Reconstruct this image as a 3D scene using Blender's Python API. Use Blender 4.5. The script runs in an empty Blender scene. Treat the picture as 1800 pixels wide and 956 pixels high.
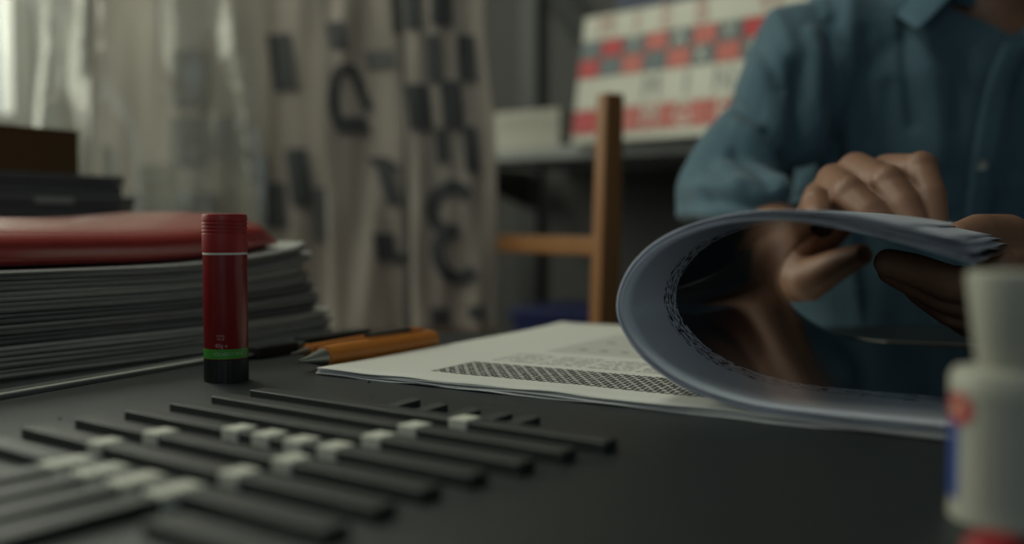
import bpy, bmesh, math, random
from mathutils import Vector, Matrix, noise
from mathutils.bvhtree import BVHTree
random.seed(7)
PI = math.pi
SC = bpy.context.scene
COL = SC.collection
DESK = 0.75                      # height of the desk top
CAMZ = 0.861
F = 1750.0                       # focal length in pixels of the 1800 wide frame
PITCH = math.radians(2.55)

# ------------------------------------------------------------------ camera
cam_d = bpy.data.cameras.new('camera')
cam = bpy.data.objects.new('camera', cam_d)
COL.objects.link(cam)
cam.location = (0, 0, CAMZ)
cam.rotation_euler = (PI / 2 - PITCH, 0, 0)
cam_d.sensor_width = 36
cam_d.lens = F / 1800 * 36
cam_d.clip_start = 0.02
cam_d.dof.use_dof = True
cam_d.dof.focus_distance = 0.69
cam_d.dof.aperture_fstop = 2.3
cam_d.dof.aperture_blades = 0
SC.camera = cam

# room axes (the room stands turned about 33 degrees to the camera)
RA = Vector((0.839, -0.545, 0))
RB = Vector((0.545, 0.839, 0))
def room(u, v, z=0.0):
    p = RA * u + RB * v
    return Vector((p.x, p.y, z))
ROOM_ROT = math.atan2(-0.545, 0.839)

# ------------------------------------------------------------------ world, lights, exposure
w = bpy.data.worlds.new('world'); SC.world = w
w.use_nodes = True
bg = w.node_tree.nodes['Background']
bg.inputs[0].default_value = (0.80, 0.92, 1.0, 1)
bg.inputs[1].default_value = 0.5
SC.view_settings.view_transform = 'Standard'
SC.view_settings.look = 'None'
SC.view_settings.gamma = 1
SC.view_settings.use_curve_mapping = False
SC.view_settings.exposure = -0.05

def area(name, loc, target, sx, sy, power, col):
    l = bpy.data.lights.new(name, 'AREA'); l.shape = 'RECTANGLE'
    l.size = sx; l.size_y = sy; l.energy = power; l.color = col
    o = bpy.data.objects.new(name, l); COL.objects.link(o)
    o.location = loc
    d = Vector(target) - Vector(loc)
    o.rotation_euler = d.to_track_quat('-Z', 'Y').to_euler()
    o['kind'] = 'helper'
    return o
WU = -2.45                        # left wall
area('window_daylight', room(WU - 0.10, 0.55, 1.75), room(0, 0.55, 1.25), 1.8, 1.15, 37, (0.97, 1.0, 0.83))
area('window_daylight', room(0.95, -1.82, 1.60), room(-0.2, 0.6, 0.95), 1.5, 1.1, 5.0, (0.62, 0.85, 1.0))
# ------------------------------------------------------------------ materials
MATS = {}
def nodes(m):
    m.use_nodes = True
    return m.node_tree.nodes, m.node_tree.links
def mat(name, col, rough=0.6, noise_amt=0.12, scale=40.0, bump=0.0, bscale=200.0, metal=0.0, spec=0.5, stretch=(1, 1, 1), trans=0.0, sheen=0.0, coat=0.0, sss=0.0):
    if name in MATS: return MATS[name]
    m = bpy.data.materials.new(name); N, L = nodes(m)
    b = N['Principled BSDF']
    b.inputs['Roughness'].default_value = rough
    b.inputs['Metallic'].default_value = metal
    b.inputs['Specular IOR Level'].default_value = spec
    b.inputs['Coat Weight'].default_value = coat
    b.inputs['Coat Roughness'].default_value = 0.25
    b.inputs['Sheen Weight'].default_value = sheen
    if sss:
        b.inputs['Subsurface Weight'].default_value = sss
        b.inputs['Subsurface Radius'].default_value = (0.012, 0.004, 0.002)
        b.inputs['Subsurface Scale'].default_value = 0.6
    tc = N.new('ShaderNodeTexCoord'); mp = N.new('ShaderNodeMapping')
    mp.inputs['Scale'].default_value = stretch
    L.new(tc.outputs['Object'], mp.inputs[0])
    nz = N.new('ShaderNodeTexNoise'); nz.inputs['Scale'].default_value = scale; nz.inputs['Detail'].default_value = 4
    L.new(mp.outputs[0], nz.inputs['Vector'])
    mx = N.new('ShaderNodeMix'); mx.data_type = 'RGBA'
    lo = [c * (1 - noise_amt) for c in col]; hi = [min(1, c * (1 + noise_amt)) for c in col]
    mx.inputs['A'].default_value = (*lo, 1); mx.inputs['B'].default_value = (*hi, 1)
    L.new(nz.outputs['Fac'], mx.inputs['Factor'])
    L.new(mx.outputs['Result'], b.inputs['Base Color'])
    if bump:
        n2 = N.new('ShaderNodeTexNoise'); n2.inputs['Scale'].default_value = bscale; n2.inputs['Detail'].default_value = 3
        L.new(mp.outputs[0], n2.inputs['Vector'])
        bp = N.new('ShaderNodeBump'); bp.inputs['Strength'].default_value = bump; bp.inputs['Distance'].default_value = 0.002
        L.new(n2.outputs['Fac'], bp.inputs['Height']); L.new(bp.outputs[0], b.inputs['Normal'])
    if trans:
        tr = N.new('ShaderNodeBsdfTranslucent'); ms = N.new('ShaderNodeMixShader')
        L.new(mx.outputs['Result'], tr.inputs[0])
        ms.inputs[0].default_value = trans
        out = N['Material Output']
        L.new(b.outputs[0], ms.inputs[1]); L.new(tr.outputs[0], ms.inputs[2]); L.new(ms.outputs[0], out.inputs[0])
    MATS[name] = m
    return m

M_wall = mat('wall_paint', (0.090, 0.090, 0.084), 0.85, 0.06, 6, 0.15, 120)
M_wall2 = mat('pale_wall_paint', (0.42, 0.42, 0.41), 0.85, 0.05, 6, 0.1, 120)
M_ceil = mat('ceiling_paint', (0.55, 0.55, 0.52), 0.9, 0.04, 5)
M_floor = mat('floor_vinyl', (0.10, 0.095, 0.09), 0.6, 0.15, 8)
M_desk = mat('desk_black_laminate', (0.017, 0.022, 0.023), 0.33, 0.30, 30, 0.35, 380, stretch=(1, 9, 1), spec=0.6)
M_metal = mat('brushed_steel', (0.30, 0.32, 0.30), 0.38, 0.2, 60, 0.1, 400, metal=0.85)
M_darkmetal = mat('dark_steel', (0.045, 0.047, 0.045), 0.5, 0.15, 30, metal=0.3)
M_strip = mat('charcoal_foam_strip', (0.015, 0.018, 0.018), 0.45, 0.2, 90, 0.2, 600, spec=0.9)
M_joint = mat('cream_joint_block', (0.62, 0.62, 0.53), 0.6, 0.1, 90)
M_paper = mat('white_paper', (0.72, 0.72, 0.72), 0.7, 0.03, 40, trans=0.25)
M_paper2 = mat('bluish_white_paper', (0.74, 0.77, 0.84), 0.55, 0.04, 40, trans=0.4)
M_black_print = mat('glossy_black_print', (0.028, 0.034, 0.043), 0.20, 0.3, 60, spec=0.8)
M_glue_red = mat('glossy_red_plastic', (0.20, 0.006, 0.007), 0.28, 0.1, 50)
M_cap_red = mat('matt_red_plastic', (0.33, 0.014, 0.016), 0.45, 0.08, 60, 0.05, 300)
M_green = mat('green_label_band', (0.05, 0.28, 0.03), 0.4, 0.08, 60)
M_black_pl = mat('black_plastic', (0.012, 0.014, 0.013), 0.45, 0.15, 60)
M_offwhite = mat('offwhite_plastic', (0.62, 0.61, 0.52), 0.45, 0.05, 50)
M_print_pale = mat('pale_pink_print', (0.50, 0.28, 0.26), 0.6, 0.05, 90)
M_print_green = mat('pale_green_print', (0.34, 0.52, 0.28), 0.6, 0.05, 90)
M_orange = mat('orange_plastic', (0.45, 0.15, 0.018), 0.42, 0.1, 60)
M_bin = mat('red_leatherette', (0.34, 0.020, 0.015), 0.25, 0.12, 50, 0.06, 500, spec=0.9, coat=0.9)
M_mag = mat('grey_newsprint', (0.32, 0.32, 0.30), 0.8, 0.22, 60, 0.3, 300, stretch=(1, 1, 8))
M_magc = mat('pale_page_edge', (0.46, 0.46, 0.42), 0.75, 0.18, 70, stretch=(1, 1, 8))
M_magd = mat('dark_cover', (0.19, 0.19, 0.19), 0.7, 0.2, 60)
M_card = mat('brown_cardboard', (0.115, 0.062, 0.024), 0.85, 0.12, 30)
M_greybox = mat('grey_board', (0.105, 0.108, 0.112), 0.75, 0.12, 40)
M_label = mat('white_sticker', (0.38, 0.38, 0.37), 0.7, 0.06, 60)
M_wood = mat('varnished_wood', (0.27, 0.115, 0.034), 0.45, 0.25, 14, 0.06, 120, stretch=(9, 9, 0.7))
M_shelf = mat('pale_grey_shelf', (0.40, 0.41, 0.39), 0.55, 0.06, 30)
M_cream = mat('cream_board', (0.52, 0.50, 0.42), 0.7, 0.05, 30)
M_navy = mat('navy_blue_plastic', (0.012, 0.020, 0.11), 0.5, 0.1, 40)
M_slate = mat('slate_blue_card', (0.10, 0.12, 0.17), 0.7, 0.1, 30)
M_bottle = mat('cream_white_plastic', (0.42, 0.41, 0.34), 0.5, 0.04, 30, sss=0.0)
M_blue_lab = mat('royal_blue_print', (0.018, 0.055, 0.26), 0.45, 0.08, 40)
M_red_lab = mat('red_print', (0.45, 0.035, 0.045), 0.5, 0.08, 60)
M_yellow = mat('pale_yellow_print', (0.62, 0.42, 0.25), 0.5, 0.05, 60)
M_greytext = mat('grey_print', (0.36, 0.35, 0.31), 0.6, 0.05, 60)
M_cloth = mat('unbleached_printed_cloth', (0.44, 0.39, 0.34), 0.85, 0.1, 9, 0.15, 300, trans=0.25)
M_ink = mat('faded_charcoal_ink', (0.060, 0.064, 0.068), 0.8, 0.2, 20, trans=0.1)
M_inkpale = mat('pale_grey_ink', (0.13, 0.132, 0.13), 0.8, 0.2, 20, trans=0.1)
M_shirt = mat('blue_chambray', (0.056, 0.118, 0.160), 0.85, 0.16, 160, 0.25, 900, sheen=0.15)
M_shirt_edge = mat('blue_chambray_seam', (0.056, 0.118, 0.160), 0.85, 0.1, 160)
M_skin = mat('skin', (0.25, 0.128, 0.080), 0.5, 0.16, 45, 0.15, 350, sss=0.12)
M_nail = mat('finger_nail', (0.28, 0.15, 0.10), 0.35, 0.05, 60)
M_hair = mat('brown_hair', (0.05, 0.03, 0.02), 0.55, 0.3, 90, stretch=(1, 1, 0.2))
M_trouser = mat('dark_trousers', (0.03, 0.032, 0.04), 0.85, 0.15, 60)
M_button = mat('grey_shell_button', (0.20, 0.22, 0.20), 0.4, 0.1, 300)
M_tile_w = mat('ivory_tile', (0.70, 0.69, 0.58), 0.55, 0.05, 20)
M_tile_r = mat('red_tile', (0.56, 0.035, 0.04), 0.5, 0.1, 20)
M_tile_p = mat('coral_tile', (0.60, 0.15, 0.12), 0.5, 0.1, 20)
M_tile_g = mat('blue_grey_tile', (0.13, 0.17, 0.18), 0.5, 0.1, 20)
M_letter_p = mat('pale_rose_letter', (0.62, 0.36, 0.31), 0.6, 0.05, 20)
M_letter_g = mat('soft_grey_letter', (0.36, 0.37, 0.34), 0.6, 0.05, 20)
M_eye = mat('eye_white', (0.7, 0.68, 0.65), 0.2, 0.03, 60)

def plastic_mat(name, col, alpha):
    m = bpy.data.materials.new(name); N, L = nodes(m)
    out = N['Material Output']; N.remove(N['Principled BSDF'])
    tr = N.new('ShaderNodeBsdfTransparent'); tl = N.new('ShaderNodeBsdfTranslucent'); df = N.new('ShaderNodeBsdfDiffuse'); gl = N.new('ShaderNodeBsdfGlossy')
    for s in (tl, df): s.inputs[0].default_value = (*col, 1)
    gl.inputs['Roughness'].default_value = 0.22; gl.inputs[0].default_value = (0.9, 0.9, 0.85, 1)
    tc = N.new('ShaderNodeTexCoord'); nz = N.new('ShaderNodeTexNoise'); nz.inputs['Scale'].default_value = 9; nz.inputs['Detail'].default_value = 5
    L.new(tc.outputs['Object'], nz.inputs['Vector'])
    bp = N.new('ShaderNodeBump'); bp.inputs['Strength'].default_value = 0.5; bp.inputs['Distance'].default_value = 0.03
    L.new(nz.outputs['Fac'], bp.inputs['Height']); L.new(bp.outputs[0], gl.inputs['Normal'])
    m1 = N.new('ShaderNodeMixShader'); m1.inputs[0].default_value = 0.55
    L.new(df.outputs[0], m1.inputs[1]); L.new(tl.outputs[0], m1.inputs[2])
    m2 = N.new('ShaderNodeMixShader'); m2.inputs[0].default_value = alpha
    L.new(tr.outputs[0], m2.inputs[1]); L.new(m1.outputs[0], m2.inputs[2])
    m3 = N.new('ShaderNodeMixShader'); m3.inputs[0].default_value = 0.10
    L.new(m2.outputs[0], m3.inputs[1]); L.new(gl.outputs[0], m3.inputs[2])
    L.new(m3.outputs[0], out.inputs[0])
    return m
M_film = plastic_mat('cloudy_plastic_film', (0.54, 0.53, 0.46), 0.37)
M_pane = plastic_mat('window_glass', (0.9, 0.95, 0.9), 0.03)

# ------------------------------------------------------------------ helpers
def P(px, py, Y):
    """point on the sight line of a photograph pixel at the distance Y"""
    x = (px - 900) / F; yv = (478 - py) / F
    c, s = math.cos(PITCH), math.sin(PITCH)
    d = Vector((x, c + yv * s, -s + yv * c))
    return Vector((0, 0, CAMZ)) + d * (Y / d.y)
def link(o, parent=None):
    COL.objects.link(o)
    if parent is not None:
        o.parent = parent
        o.matrix_parent_inverse = Matrix.Translation(parent.location).inverted() if parent.rotation_euler.z == 0 else parent.matrix_basis.inverted()
    return o
def mesh_obj(name, bm, material, parent=None, smooth=False):
    me = bpy.data.meshes.new(name)
    bmesh.ops.recalc_face_normals(bm, faces=bm.faces[:])
    bm.to_mesh(me); bm.free()
    for m in (material if isinstance(material, (list, tuple)) else [material]): me.materials.append(m)
    if smooth:
        for p in me.polygons: p.use_smooth = True
    return link(bpy.data.objects.new(name, me), parent)
def tag(o, label, cat, group=None, kind=None):
    o['label'] = label
    if cat: o['category'] = cat
    if group: o['group'] = group
    if kind: o['kind'] = kind
    return o
def empty(name, loc, label, cat, group=None):
    e = bpy.data.objects.new(name, None); COL.objects.link(e); e.location = loc
    e.empty_display_size = 0.02
    return tag(e, label, cat, group)
def hexa(bm, lo, hi):
    """8 corner points: lo = four bottom points, hi = four top points"""
    vs = [bm.verts.new(p) for p in list(lo) + list(hi)]
    for f in ((3, 2, 1, 0), (4, 5, 6, 7), (0, 1, 5, 4), (1, 2, 6, 5), (2, 3, 7, 6), (3, 0, 4, 7)):
        bm.faces.new([vs[i] for i in f])
    return vs
def obox(bm, o, ax, ay, lx, ly, z0, z1):
    """box from the corner o along unit vectors ax, ay"""
    o = Vector((o[0], o[1], 0)); ax = Vector((ax[0], ax[1], 0)); ay = Vector((ay[0], ay[1], 0))
    q = [o, o + ax * lx, o + ax * lx + ay * ly, o + ay * ly]
    return hexa(bm, [Vector((p.x, p.y, z0)) for p in q], [Vector((p.x, p.y, z1)) for p in q])
def bevel(bm, w, seg=2):
    bmesh.ops.bevel(bm, geom=[e for e in bm.edges], offset=w, segments=seg, affect='EDGES', profile=0.5)
def box_obj(name, o, ax, ay, lx, ly, z0, z1, material, parent=None, bev=0.0, seg=2):
    bm = bmesh.new(); obox(bm, o, ax, ay, lx, ly, z0, z1)
    if bev: bevel(bm, bev, seg)
    return mesh_obj(name, bm, material, parent, smooth=False)
def lathe(bm, prof, origin=(0, 0, 0), seg=48, axis=None, ribs=0, ribd=0.0, rib_range=None):
    """prof: list of (r, h) along axis"""
    origin = Vector(origin)
    ax = Vector(axis).normalized() if axis else Vector((0, 0, 1))
    q = ax.to_track_quat('Z', 'Y')
    rings = []
    for k, (r, h) in enumerate(prof):
        ring = []
        if r < 1e-6:
            ring = [bm.verts.new(origin + q @ Vector((0, 0, h)))]
        else:
            for i in range(seg):
                a = 2 * PI * i / seg
                rr = r
                if ribs and rib_range and rib_range[0] <= k <= rib_range[1]:
                    rr = r - ribd * (0.5 + 0.5 * math.cos(a * ribs))
                ring.append(bm.verts.new(origin + q @ Vector((rr * math.cos(a), rr * math.sin(a), h))))
        rings.append(ring)
    for A, B in zip(rings, rings[1:]):
        if len(A) == 1 and len(B) == 1: continue
        for i in range(seg):
            j = (i + 1) % seg
            if len(A) == 1: bm.faces.new((A[0], B[j], B[i]))
            elif len(B) == 1: bm.faces.new((A[i], A[j], B[0]))
            else: bm.faces.new((A[i], A[j], B[j], B[i]))
    if len(rings[0]) > 1: bm.faces.new(list(reversed(rings[0])))
    if len(rings[-1]) > 1: bm.faces.new(rings[-1])
def lathe_obj(name, prof, material, parent=None, origin=(0, 0, 0), seg=48, axis=None, **kw):
    bm = bmesh.new(); lathe(bm, prof, origin, seg, axis, **kw)
    o = mesh_obj(name, bm, material, parent, smooth=True)
    m = o.modifiers.new('split', 'EDGE_SPLIT'); m.split_angle = math.radians(38)
    return o
def grid_surface(bm, pts, thick=None, closed=False):
    """pts[i][j] -> faces"""
    V = [[bm.verts.new(p) for p in row] for row in pts]
    fs = []
    for i in range(len(V) - 1):
        for j in range(len(V[0]) - 1):
            fs.append(bm.faces.new((V[i][j], V[i + 1][j], V[i + 1][j + 1], V[i][j + 1])))
    return V, fs
def cat_rom(pts, n):
    out = []
    Q = [pts[0]] + list(pts) + [pts[-1]]
    for i in range(1, len(Q) - 2):
        p0, p1, p2, p3 = (Vector(q) for q in Q[i - 1:i + 3])
        for k in range(n):
            t = k / n
            out.append(0.5 * ((2 * p1) + (-p0 + p2) * t + (2 * p0 - 5 * p1 + 4 * p2 - p3) * t * t + (-p0 + 3 * p1 - 3 * p2 + p3) * t ** 3))
    out.append(Vector(pts[-1]))
    return out
def text_mesh(body, size, extrude=0.0):
    c = bpy.data.curves.new('t', 'FONT'); c.body = body; c.size = size; c.extrude = extrude
    c.align_x = 'CENTER'; c.align_y = 'CENTER'; c.resolution_u = 3
    o = bpy.data.objects.new('t', c); COL.objects.link(o)
    dg = bpy.context.evaluated_depsgraph_get()
    me = bpy.data.meshes.new_from_object(o.evaluated_get(dg))
    bpy.data.objects.remove(o); bpy.data.curves.remove(c)
    return me

# ================================================================== THE ROOM
UR, V0, V1, H = 2.6, -1.7, 2.38, 2.55
def structure(o, label=None):
    o['kind'] = 'structure'
    if label: o['label'] = label
    return o
AX, AY = RA, RB
structure(box_obj('floor', room(WU, V0), AX, AY, UR - WU, V1 - V0, -0.06, 0, M_floor), 'dark vinyl floor under the desk')
structure(box_obj('ceiling', room(WU, V0), AX, AY, UR - WU, V1 - V0, H, H + 0.06, M_ceil), 'pale painted ceiling of the room')
structure(box_obj('wall_back', room(WU, V1), AX, AY, UR - WU, 0.08, 0, H, M_wall), 'grey painted wall behind the shelf')
structure(box_obj('wall_right', room(UR, V0), AX, AY, 0.08, V1 - V0, 0, H, M_wall2), 'grey painted wall to the right of the person')
wf = bpy.data.objects.new('wall_front', None); COL.objects.link(wf); structure(wf, 'pale painted wall behind the viewer')
wf.location = room(0, V0, 0)
bm = bmesh.new()
for (ua, ub, za, zb) in ((WU, UR, 0, 1.0), (WU, UR, 2.2, H), (WU, 0.15, 1.0, 2.2), (1.75, UR, 1.0, 2.2)):
    obox(bm, room(ua, V0 - 0.08), AX, AY, ub - ua, 0.08, za, zb)
mesh_obj('wall_panel', bm, M_wall2, wf)
WV0, WV1, WZ0, WZ1 = -0.40, 1.50, 1.10, 2.30
wl = bpy.data.objects.new('wall_left', None); COL.objects.link(wl); structure(wl, 'grey painted wall around the daylight window')
wl.location = room(WU, 0, 0)
bm = bmesh.new()
for (va, vb, za, zb) in ((V0, V1, 0, WZ0), (V0, V1, WZ1, H), (V0, WV0, WZ0, WZ1), (WV1, V1, WZ0, WZ1)):
    obox(bm, room(WU - 0.08, va), AX, AY, 0.08, vb - va, za, zb)
mesh_obj('wall_panel', bm, M_wall, wl)
win = bpy.data.objects.new('window_1', None); COL.objects.link(win); structure(win, 'white framed window behind the plastic film')
win.location = room(WU, (WV0 + WV1) / 2, WZ0)
M_frame = mat('white_window_frame', (0.6, 0.6, 0.57), 0.5, 0.04, 20)
for k in range(3):
    vv = WV0 + (WV1 - WV0 - 0.05) * k / 2
    box_obj('window_frame', room(WU - 0.06, vv), AX, AY, 0.05, 0.05, WZ0, WZ1, M_frame, win)
for zz in (WZ0, WZ1 - 0.05):
    for k in range(2):
        v_a = WV0 + 0.05 + (WV1 - WV0 - 0.05) * k / 2
        box_obj('window_frame', room(WU - 0.06, v_a), AX, AY, 0.05, (WV1 - WV0 - 0.15) / 2, zz, zz + 0.05, M_frame, win)
for k in range(2):
    v_a = WV0 + 0.05 + (WV1 - WV0 - 0.05) * k / 2
    box_obj('pane', room(WU - 0.04, v_a), AX, AY, 0.004, (WV1 - WV0 - 0.15) / 2, WZ0 + 0.05, WZ1 - 0.05, M_pane, win)

win2 = bpy.data.objects.new('window_2', None); COL.objects.link(win2); structure(win2, 'white framed window in the wall behind the viewer')
win2.location = room(0.95, V0, 1.0)
for k in range(3):
    box_obj('window_frame', room(0.15 + 0.775 * k, V0 - 0.06), AX, AY, 0.05, 0.05, 1.0, 2.2, M_frame, win2)
for k in range(2):
    for zz in (1.0, 2.15):
        box_obj('window_frame', room(0.20 + 0.775 * k, V0 - 0.06), AX, AY, 0.725, 0.05, zz, zz + 0.05, M_frame, win2)
    box_obj('pane', room(0.20 + 0.775 * k, V0 - 0.04), AX, AY, 0.725, 0.004, 1.05, 2.15, M_pane, win2)
# invented overhead light, added out of view to brighten desk and pages
lampc = Vector((-0.80, 0.95, H))
lamp = empty('added_ceiling_lamp', lampc, 'added unseen ceiling light brightening the desk from the far left', 'lamp')
box_obj('housing', lampc - RB * 0.6 - RA * 0.20, RB, RA, 1.2, 0.40, H - 0.05, H, mat('added_lamp_housing', (0.6, 0.6, 0.58), 0.5, 0.03, 20), lamp, 0.004)
def emis(name, col, st):
    m = bpy.data.materials.new(name); N, L = nodes(m)
    b = N['Principled BSDF']; b.inputs['Emission Color'].default_value = (*col, 1); b.inputs['Emission Strength'].default_value = st
    return m
box_obj('diffuser', lampc - RB * 0.57 - RA * 0.17, RB, RA, 1.14, 0.34, H - 0.058, H - 0.05, emis('added_lamp_diffuser', (0.96, 1.0, 0.85), 8.5), lamp)

# ------------------------------------------------------------------ desk
DX = Vector((0.990, 0.139, 0)); DY = Vector((-0.139, 0.990, 0))
DE = Vector((-0.10, 1.050, 0))       # a point on the far edge
desk = empty('work_desk', (0, 0.4, 0), 'black laminate work desk the papers and glue stick stand on', 'desk')
d0 = DE - DX * 0.75 - DY * 1.30
box_obj('desktop', d0, DX, DY, 2.0, 1.30, DESK - 0.028, DESK, M_desk, desk, 0.003)
for (i, j) in ((0.05, 0.05), (1.90, 0.05), (0.05, 1.20), (1.90, 1.20)):
    box_obj('leg', d0 + DX * i + DY * j, DX, DY, 0.05, 0.05, 0, DESK - 0.028, M_darkmetal, desk, 0.003)
for j in (0.065, 1.215):
    box_obj('apron_rail', d0 + DX * 0.10 + DY * j, DX, DY, 1.80, 0.02, DESK - 0.088, DESK - 0.028, M_darkmetal, desk)

# ================================================================== SHELF UNIT ON THE BACK WALL
SHZ = 1.045
SV0 = 1.95
shelf = empty('wall_shelf', room(-1.2, V1, SHZ - 0.03), 'pale grey shelf board on dark steel uprights carrying the tile board', 'shelf')
box_obj('shelf_board', room(-1.40, SV0), AX, AY, 2.16, V1 - SV0 - 0.03, SHZ - 0.028, SHZ, M_shelf, shelf, 0.002)
box_obj('shelf_board', room(-1.34, SV0 + 0.05), AX, AY, 2.1, V1 - SV0 - 0.08, 0.44, 0.465, M_darkmetal, shelf, 0.002)
for u in (-1.505, -0.20, 0.55):
    box_obj('upright', room(u, V1 - 0.03), AX, AY, 0.06, 0.03, 0.0, 2.3, M_darkmetal, shelf, 0.002)
    bm = bmesh.new()
    a0, a1 = room(u + 0.02, V1 - 0.03), room(u + 0.02, SV0 + 0.06)
    b0, b1 = a0 + AX * 0.02, a1 + AX * 0.02
    zt = SHZ - 0.028
    hexa(bm, [Vector((a0.x, a0.y, zt - 0.10)), Vector((b0.x, b0.y, zt - 0.10)), Vector((b1.x, b1.y, zt - 0.025)), Vector((a1.x, a1.y, zt - 0.025))],
         [Vector((a0.x, a0.y, zt)), Vector((b0.x, b0.y, zt)), Vector((b1.x, b1.y, zt)), Vector((a1.x, a1.y, zt))])
    mesh_obj('bracket', bm, M_darkmetal, shelf)
# slanting brace on the wall above the shelf
bm = bmesh.new()
pA, pB = P(945, -40, 2.70), P(1040, 90, 2.62)
obox(bm, (0, 0), (1, 0), (0, 1), 1, 1, 0, 1)
for v in bm.verts:
    d = (pB - pA); n = Vector((d.z, 0, -d.x)).normalized()
    v.co = pA + d * v.co.x + n * 0.03 * (v.co.z - 0.5) + Vector((0, 0.02, 0)) * v.co.y
mesh_obj('brace', bm, M_darkmetal, shelf)

# cream box on the shelf
cb = empty('cream_carton', room(-1.27, 2.02, SHZ), 'low cream carton lying at the left end of the grey shelf', 'box')
box_obj('carton_body', room(-1.385, 1.985), AX, AY, 0.225, 0.22, SHZ, SHZ + 0.078, M_cream, cb, 0.002)
box_obj('lid', room(-1.388, 1.982), AX, AY, 0.231, 0.226, SHZ + 0.060, SHZ + 0.090, M_cream, cb, 0.002)
# slate blue folder box behind the tile board
sb = empty('slate_box', room(-0.95, 2.2, SHZ), 'tall slate blue box standing behind the red and white tile board', 'box')
box_obj('box_body', room(-1.10, 2.15), AX, AY, 0.42, 0.16, SHZ, 1.46, M_slate, sb, 0.003)
box_obj('lid', room(-1.104, 2.146), AX, AY, 0.428, 0.168, 1.42, 1.475, M_slate, sb, 0.003)

# ---- tile board with letters
BA = Vector((0.745, -0.667, 0)); BN = Vector((-0.667, -0.745, 0))   # along the board, out of its face
bo = Vector((0.131, 2.215, 0))
BH, BL = 0.285, 0.62
board = empty('letter_tile_board', (bo.x, bo.y, SHZ), 'red and ivory board of letter tiles leaning upright on the grey shelf', 'board')
box_obj('backing', bo - BN * 0.022, BA, BN, BL, 0.022, SHZ, SHZ + BH, M_tile_w, board, 0.002)
def tile(t0, t1, f0, f1, material, parent, d=0.004):
    bm = bmesh.new()
    z1 = SHZ + BH * (1 - f0) - 0.0012; z0 = SHZ + BH * (1 - f1) + 0.0012
    obox(bm, bo + BA * (t0 + 0.001), BA, BN, t1 - t0 - 0.002, d, z0, z1)
    return mesh_obj('tile', bm, material, parent)
def letter(ch, t, f, size, material, d=0.0045):
    me = text_mesh(ch, size, 0.0008)
    z = SHZ + BH * (1 - f)
    o3 = bo + BA * t + BN * d
    for v in me.vertices:
        c = v.co.copy()
        p = o3 + BA * c.x + BN * c.z
        v.co = Vector((p.x, p.y, z + c.y * 1.15))
    me.materials.clear(); me.materials.append(material)
    o = bpy.data.objects.new('letter', me)
    return link(o, board)
rows = [0.0, 0.205, 0.345, 0.495, 0.745, 0.93]
TW = 0.0575
for k in range(10):                                   # the two chequered rows
    t0, t1 = k * TW + 0.001, (k + 1) * TW
    tile(t0, t1, rows[1], rows[2], M_tile_g if k % 2 == 0 else (M_tile_r if k in (1, 7) else M_tile_p), board)
    tile(t0, t1, rows[2], rows[3], M_tile_g if k % 2 == 1 else (M_tile_r if k in (0,) else M_tile_p), board)
for k in range(10):
    if k % 2 == 0 and k: letter('TAVE'[k // 2 - 1], (k + 0.5) * TW, (rows[1] + rows[2]) / 2, 0.042, M_tile_w)
    if k in (5, 7): letter('K' if k == 5 else 'P', (k + 0.5) * TW, (rows[2] + rows[3]) / 2, 0.042, M_tile_w)
tile(0.001, BL - 0.001, rows[0], rows[1], M_tile_w, board, 0.003)
tile(0.001, BL - 0.001, rows[3], rows[4], M_tile_w, board, 0.003)
for k in range(7):
    tile(k * 0.0855 + 0.001, (k + 1) * 0.0855, rows[4], rows[5], M_tile_r if k == 0 else M_tile_p, board)
for ch, t in (('M', 0.065), ('I', 0.145), ('E', 0.22), ('B', 0.305), ('W', 0.46)):
    letter(ch, t, 0.105, 0.058, M_letter_p)
for ch, t in (('M', 0.20), ('I', 0.285), ('N', 0.37), ('I', 0.45)):
    letter(ch, t, 0.62, 0.062, M_letter_g)
for ch, t in (('M', 0.205), ('G', 0.285), ('E', 0.375), ('S', 0.46)):
    letter(ch, t, 0.838, 0.060, M_tile_w, 0.0055)

for o_ in board.children:
    for v in o_.data.vertices: v.co -= BN * (0.050 * (v.co.z - SHZ) / BH)
# navy crate on the lower shelf
nb = empty('navy_crate', (0.12, 2.25, 0.465), 'dark navy blue crate on the low shelf behind the chair', 'crate')
q = P(942, 565, 2.30)
box_obj('crate_body', room(-1.31, 2.02), AX, AY, 0.30, 0.26, 0.465, 0.655, M_navy, nb, 0.004)
box_obj('rim', room(-1.318, 2.012), AX, AY, 0.316, 0.276, 0.640, 0.668, M_navy, nb, 0.004)

# ================================================================== WOODEN CHAIR
ch = empty('wooden_chair', (0.05, 1.6, 0), 'varnished wooden chair with upright back posts behind the desk', 'chair')
CA = Vector((-0.470, 0.8827, 0)); CB = Vector((-0.8827, -0.470, 0))      # along the back, toward the seat front
def post(base, top, sx, sy, name, tp=1.0):
    bm = bmesh.new()
    def q(c, k): return [c + CA * (sx * k * i) + CB * (sy * k * j) for i, j in ((-.5, -.5), (.5, -.5), (.5, .5), (-.5, .5))]
    hexa(bm, q(base, 1), q(top, tp)); bevel(bm, 0.004, 2)
    return mesh_obj(name, bm, M_wood, ch)
c1b, c1t = Vector((0.118, 1.45, 0)), Vector((0.143, 1.455, 1.055))
c2b, c2t = c1b + CA * 0.43, c1t + CA * 0.43
post(c1b, c1t, 0.034, 0.044, 'back_post', 0.75); post(c2b, c2t, 0.034, 0.044, 'back_post', 0.75)
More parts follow.
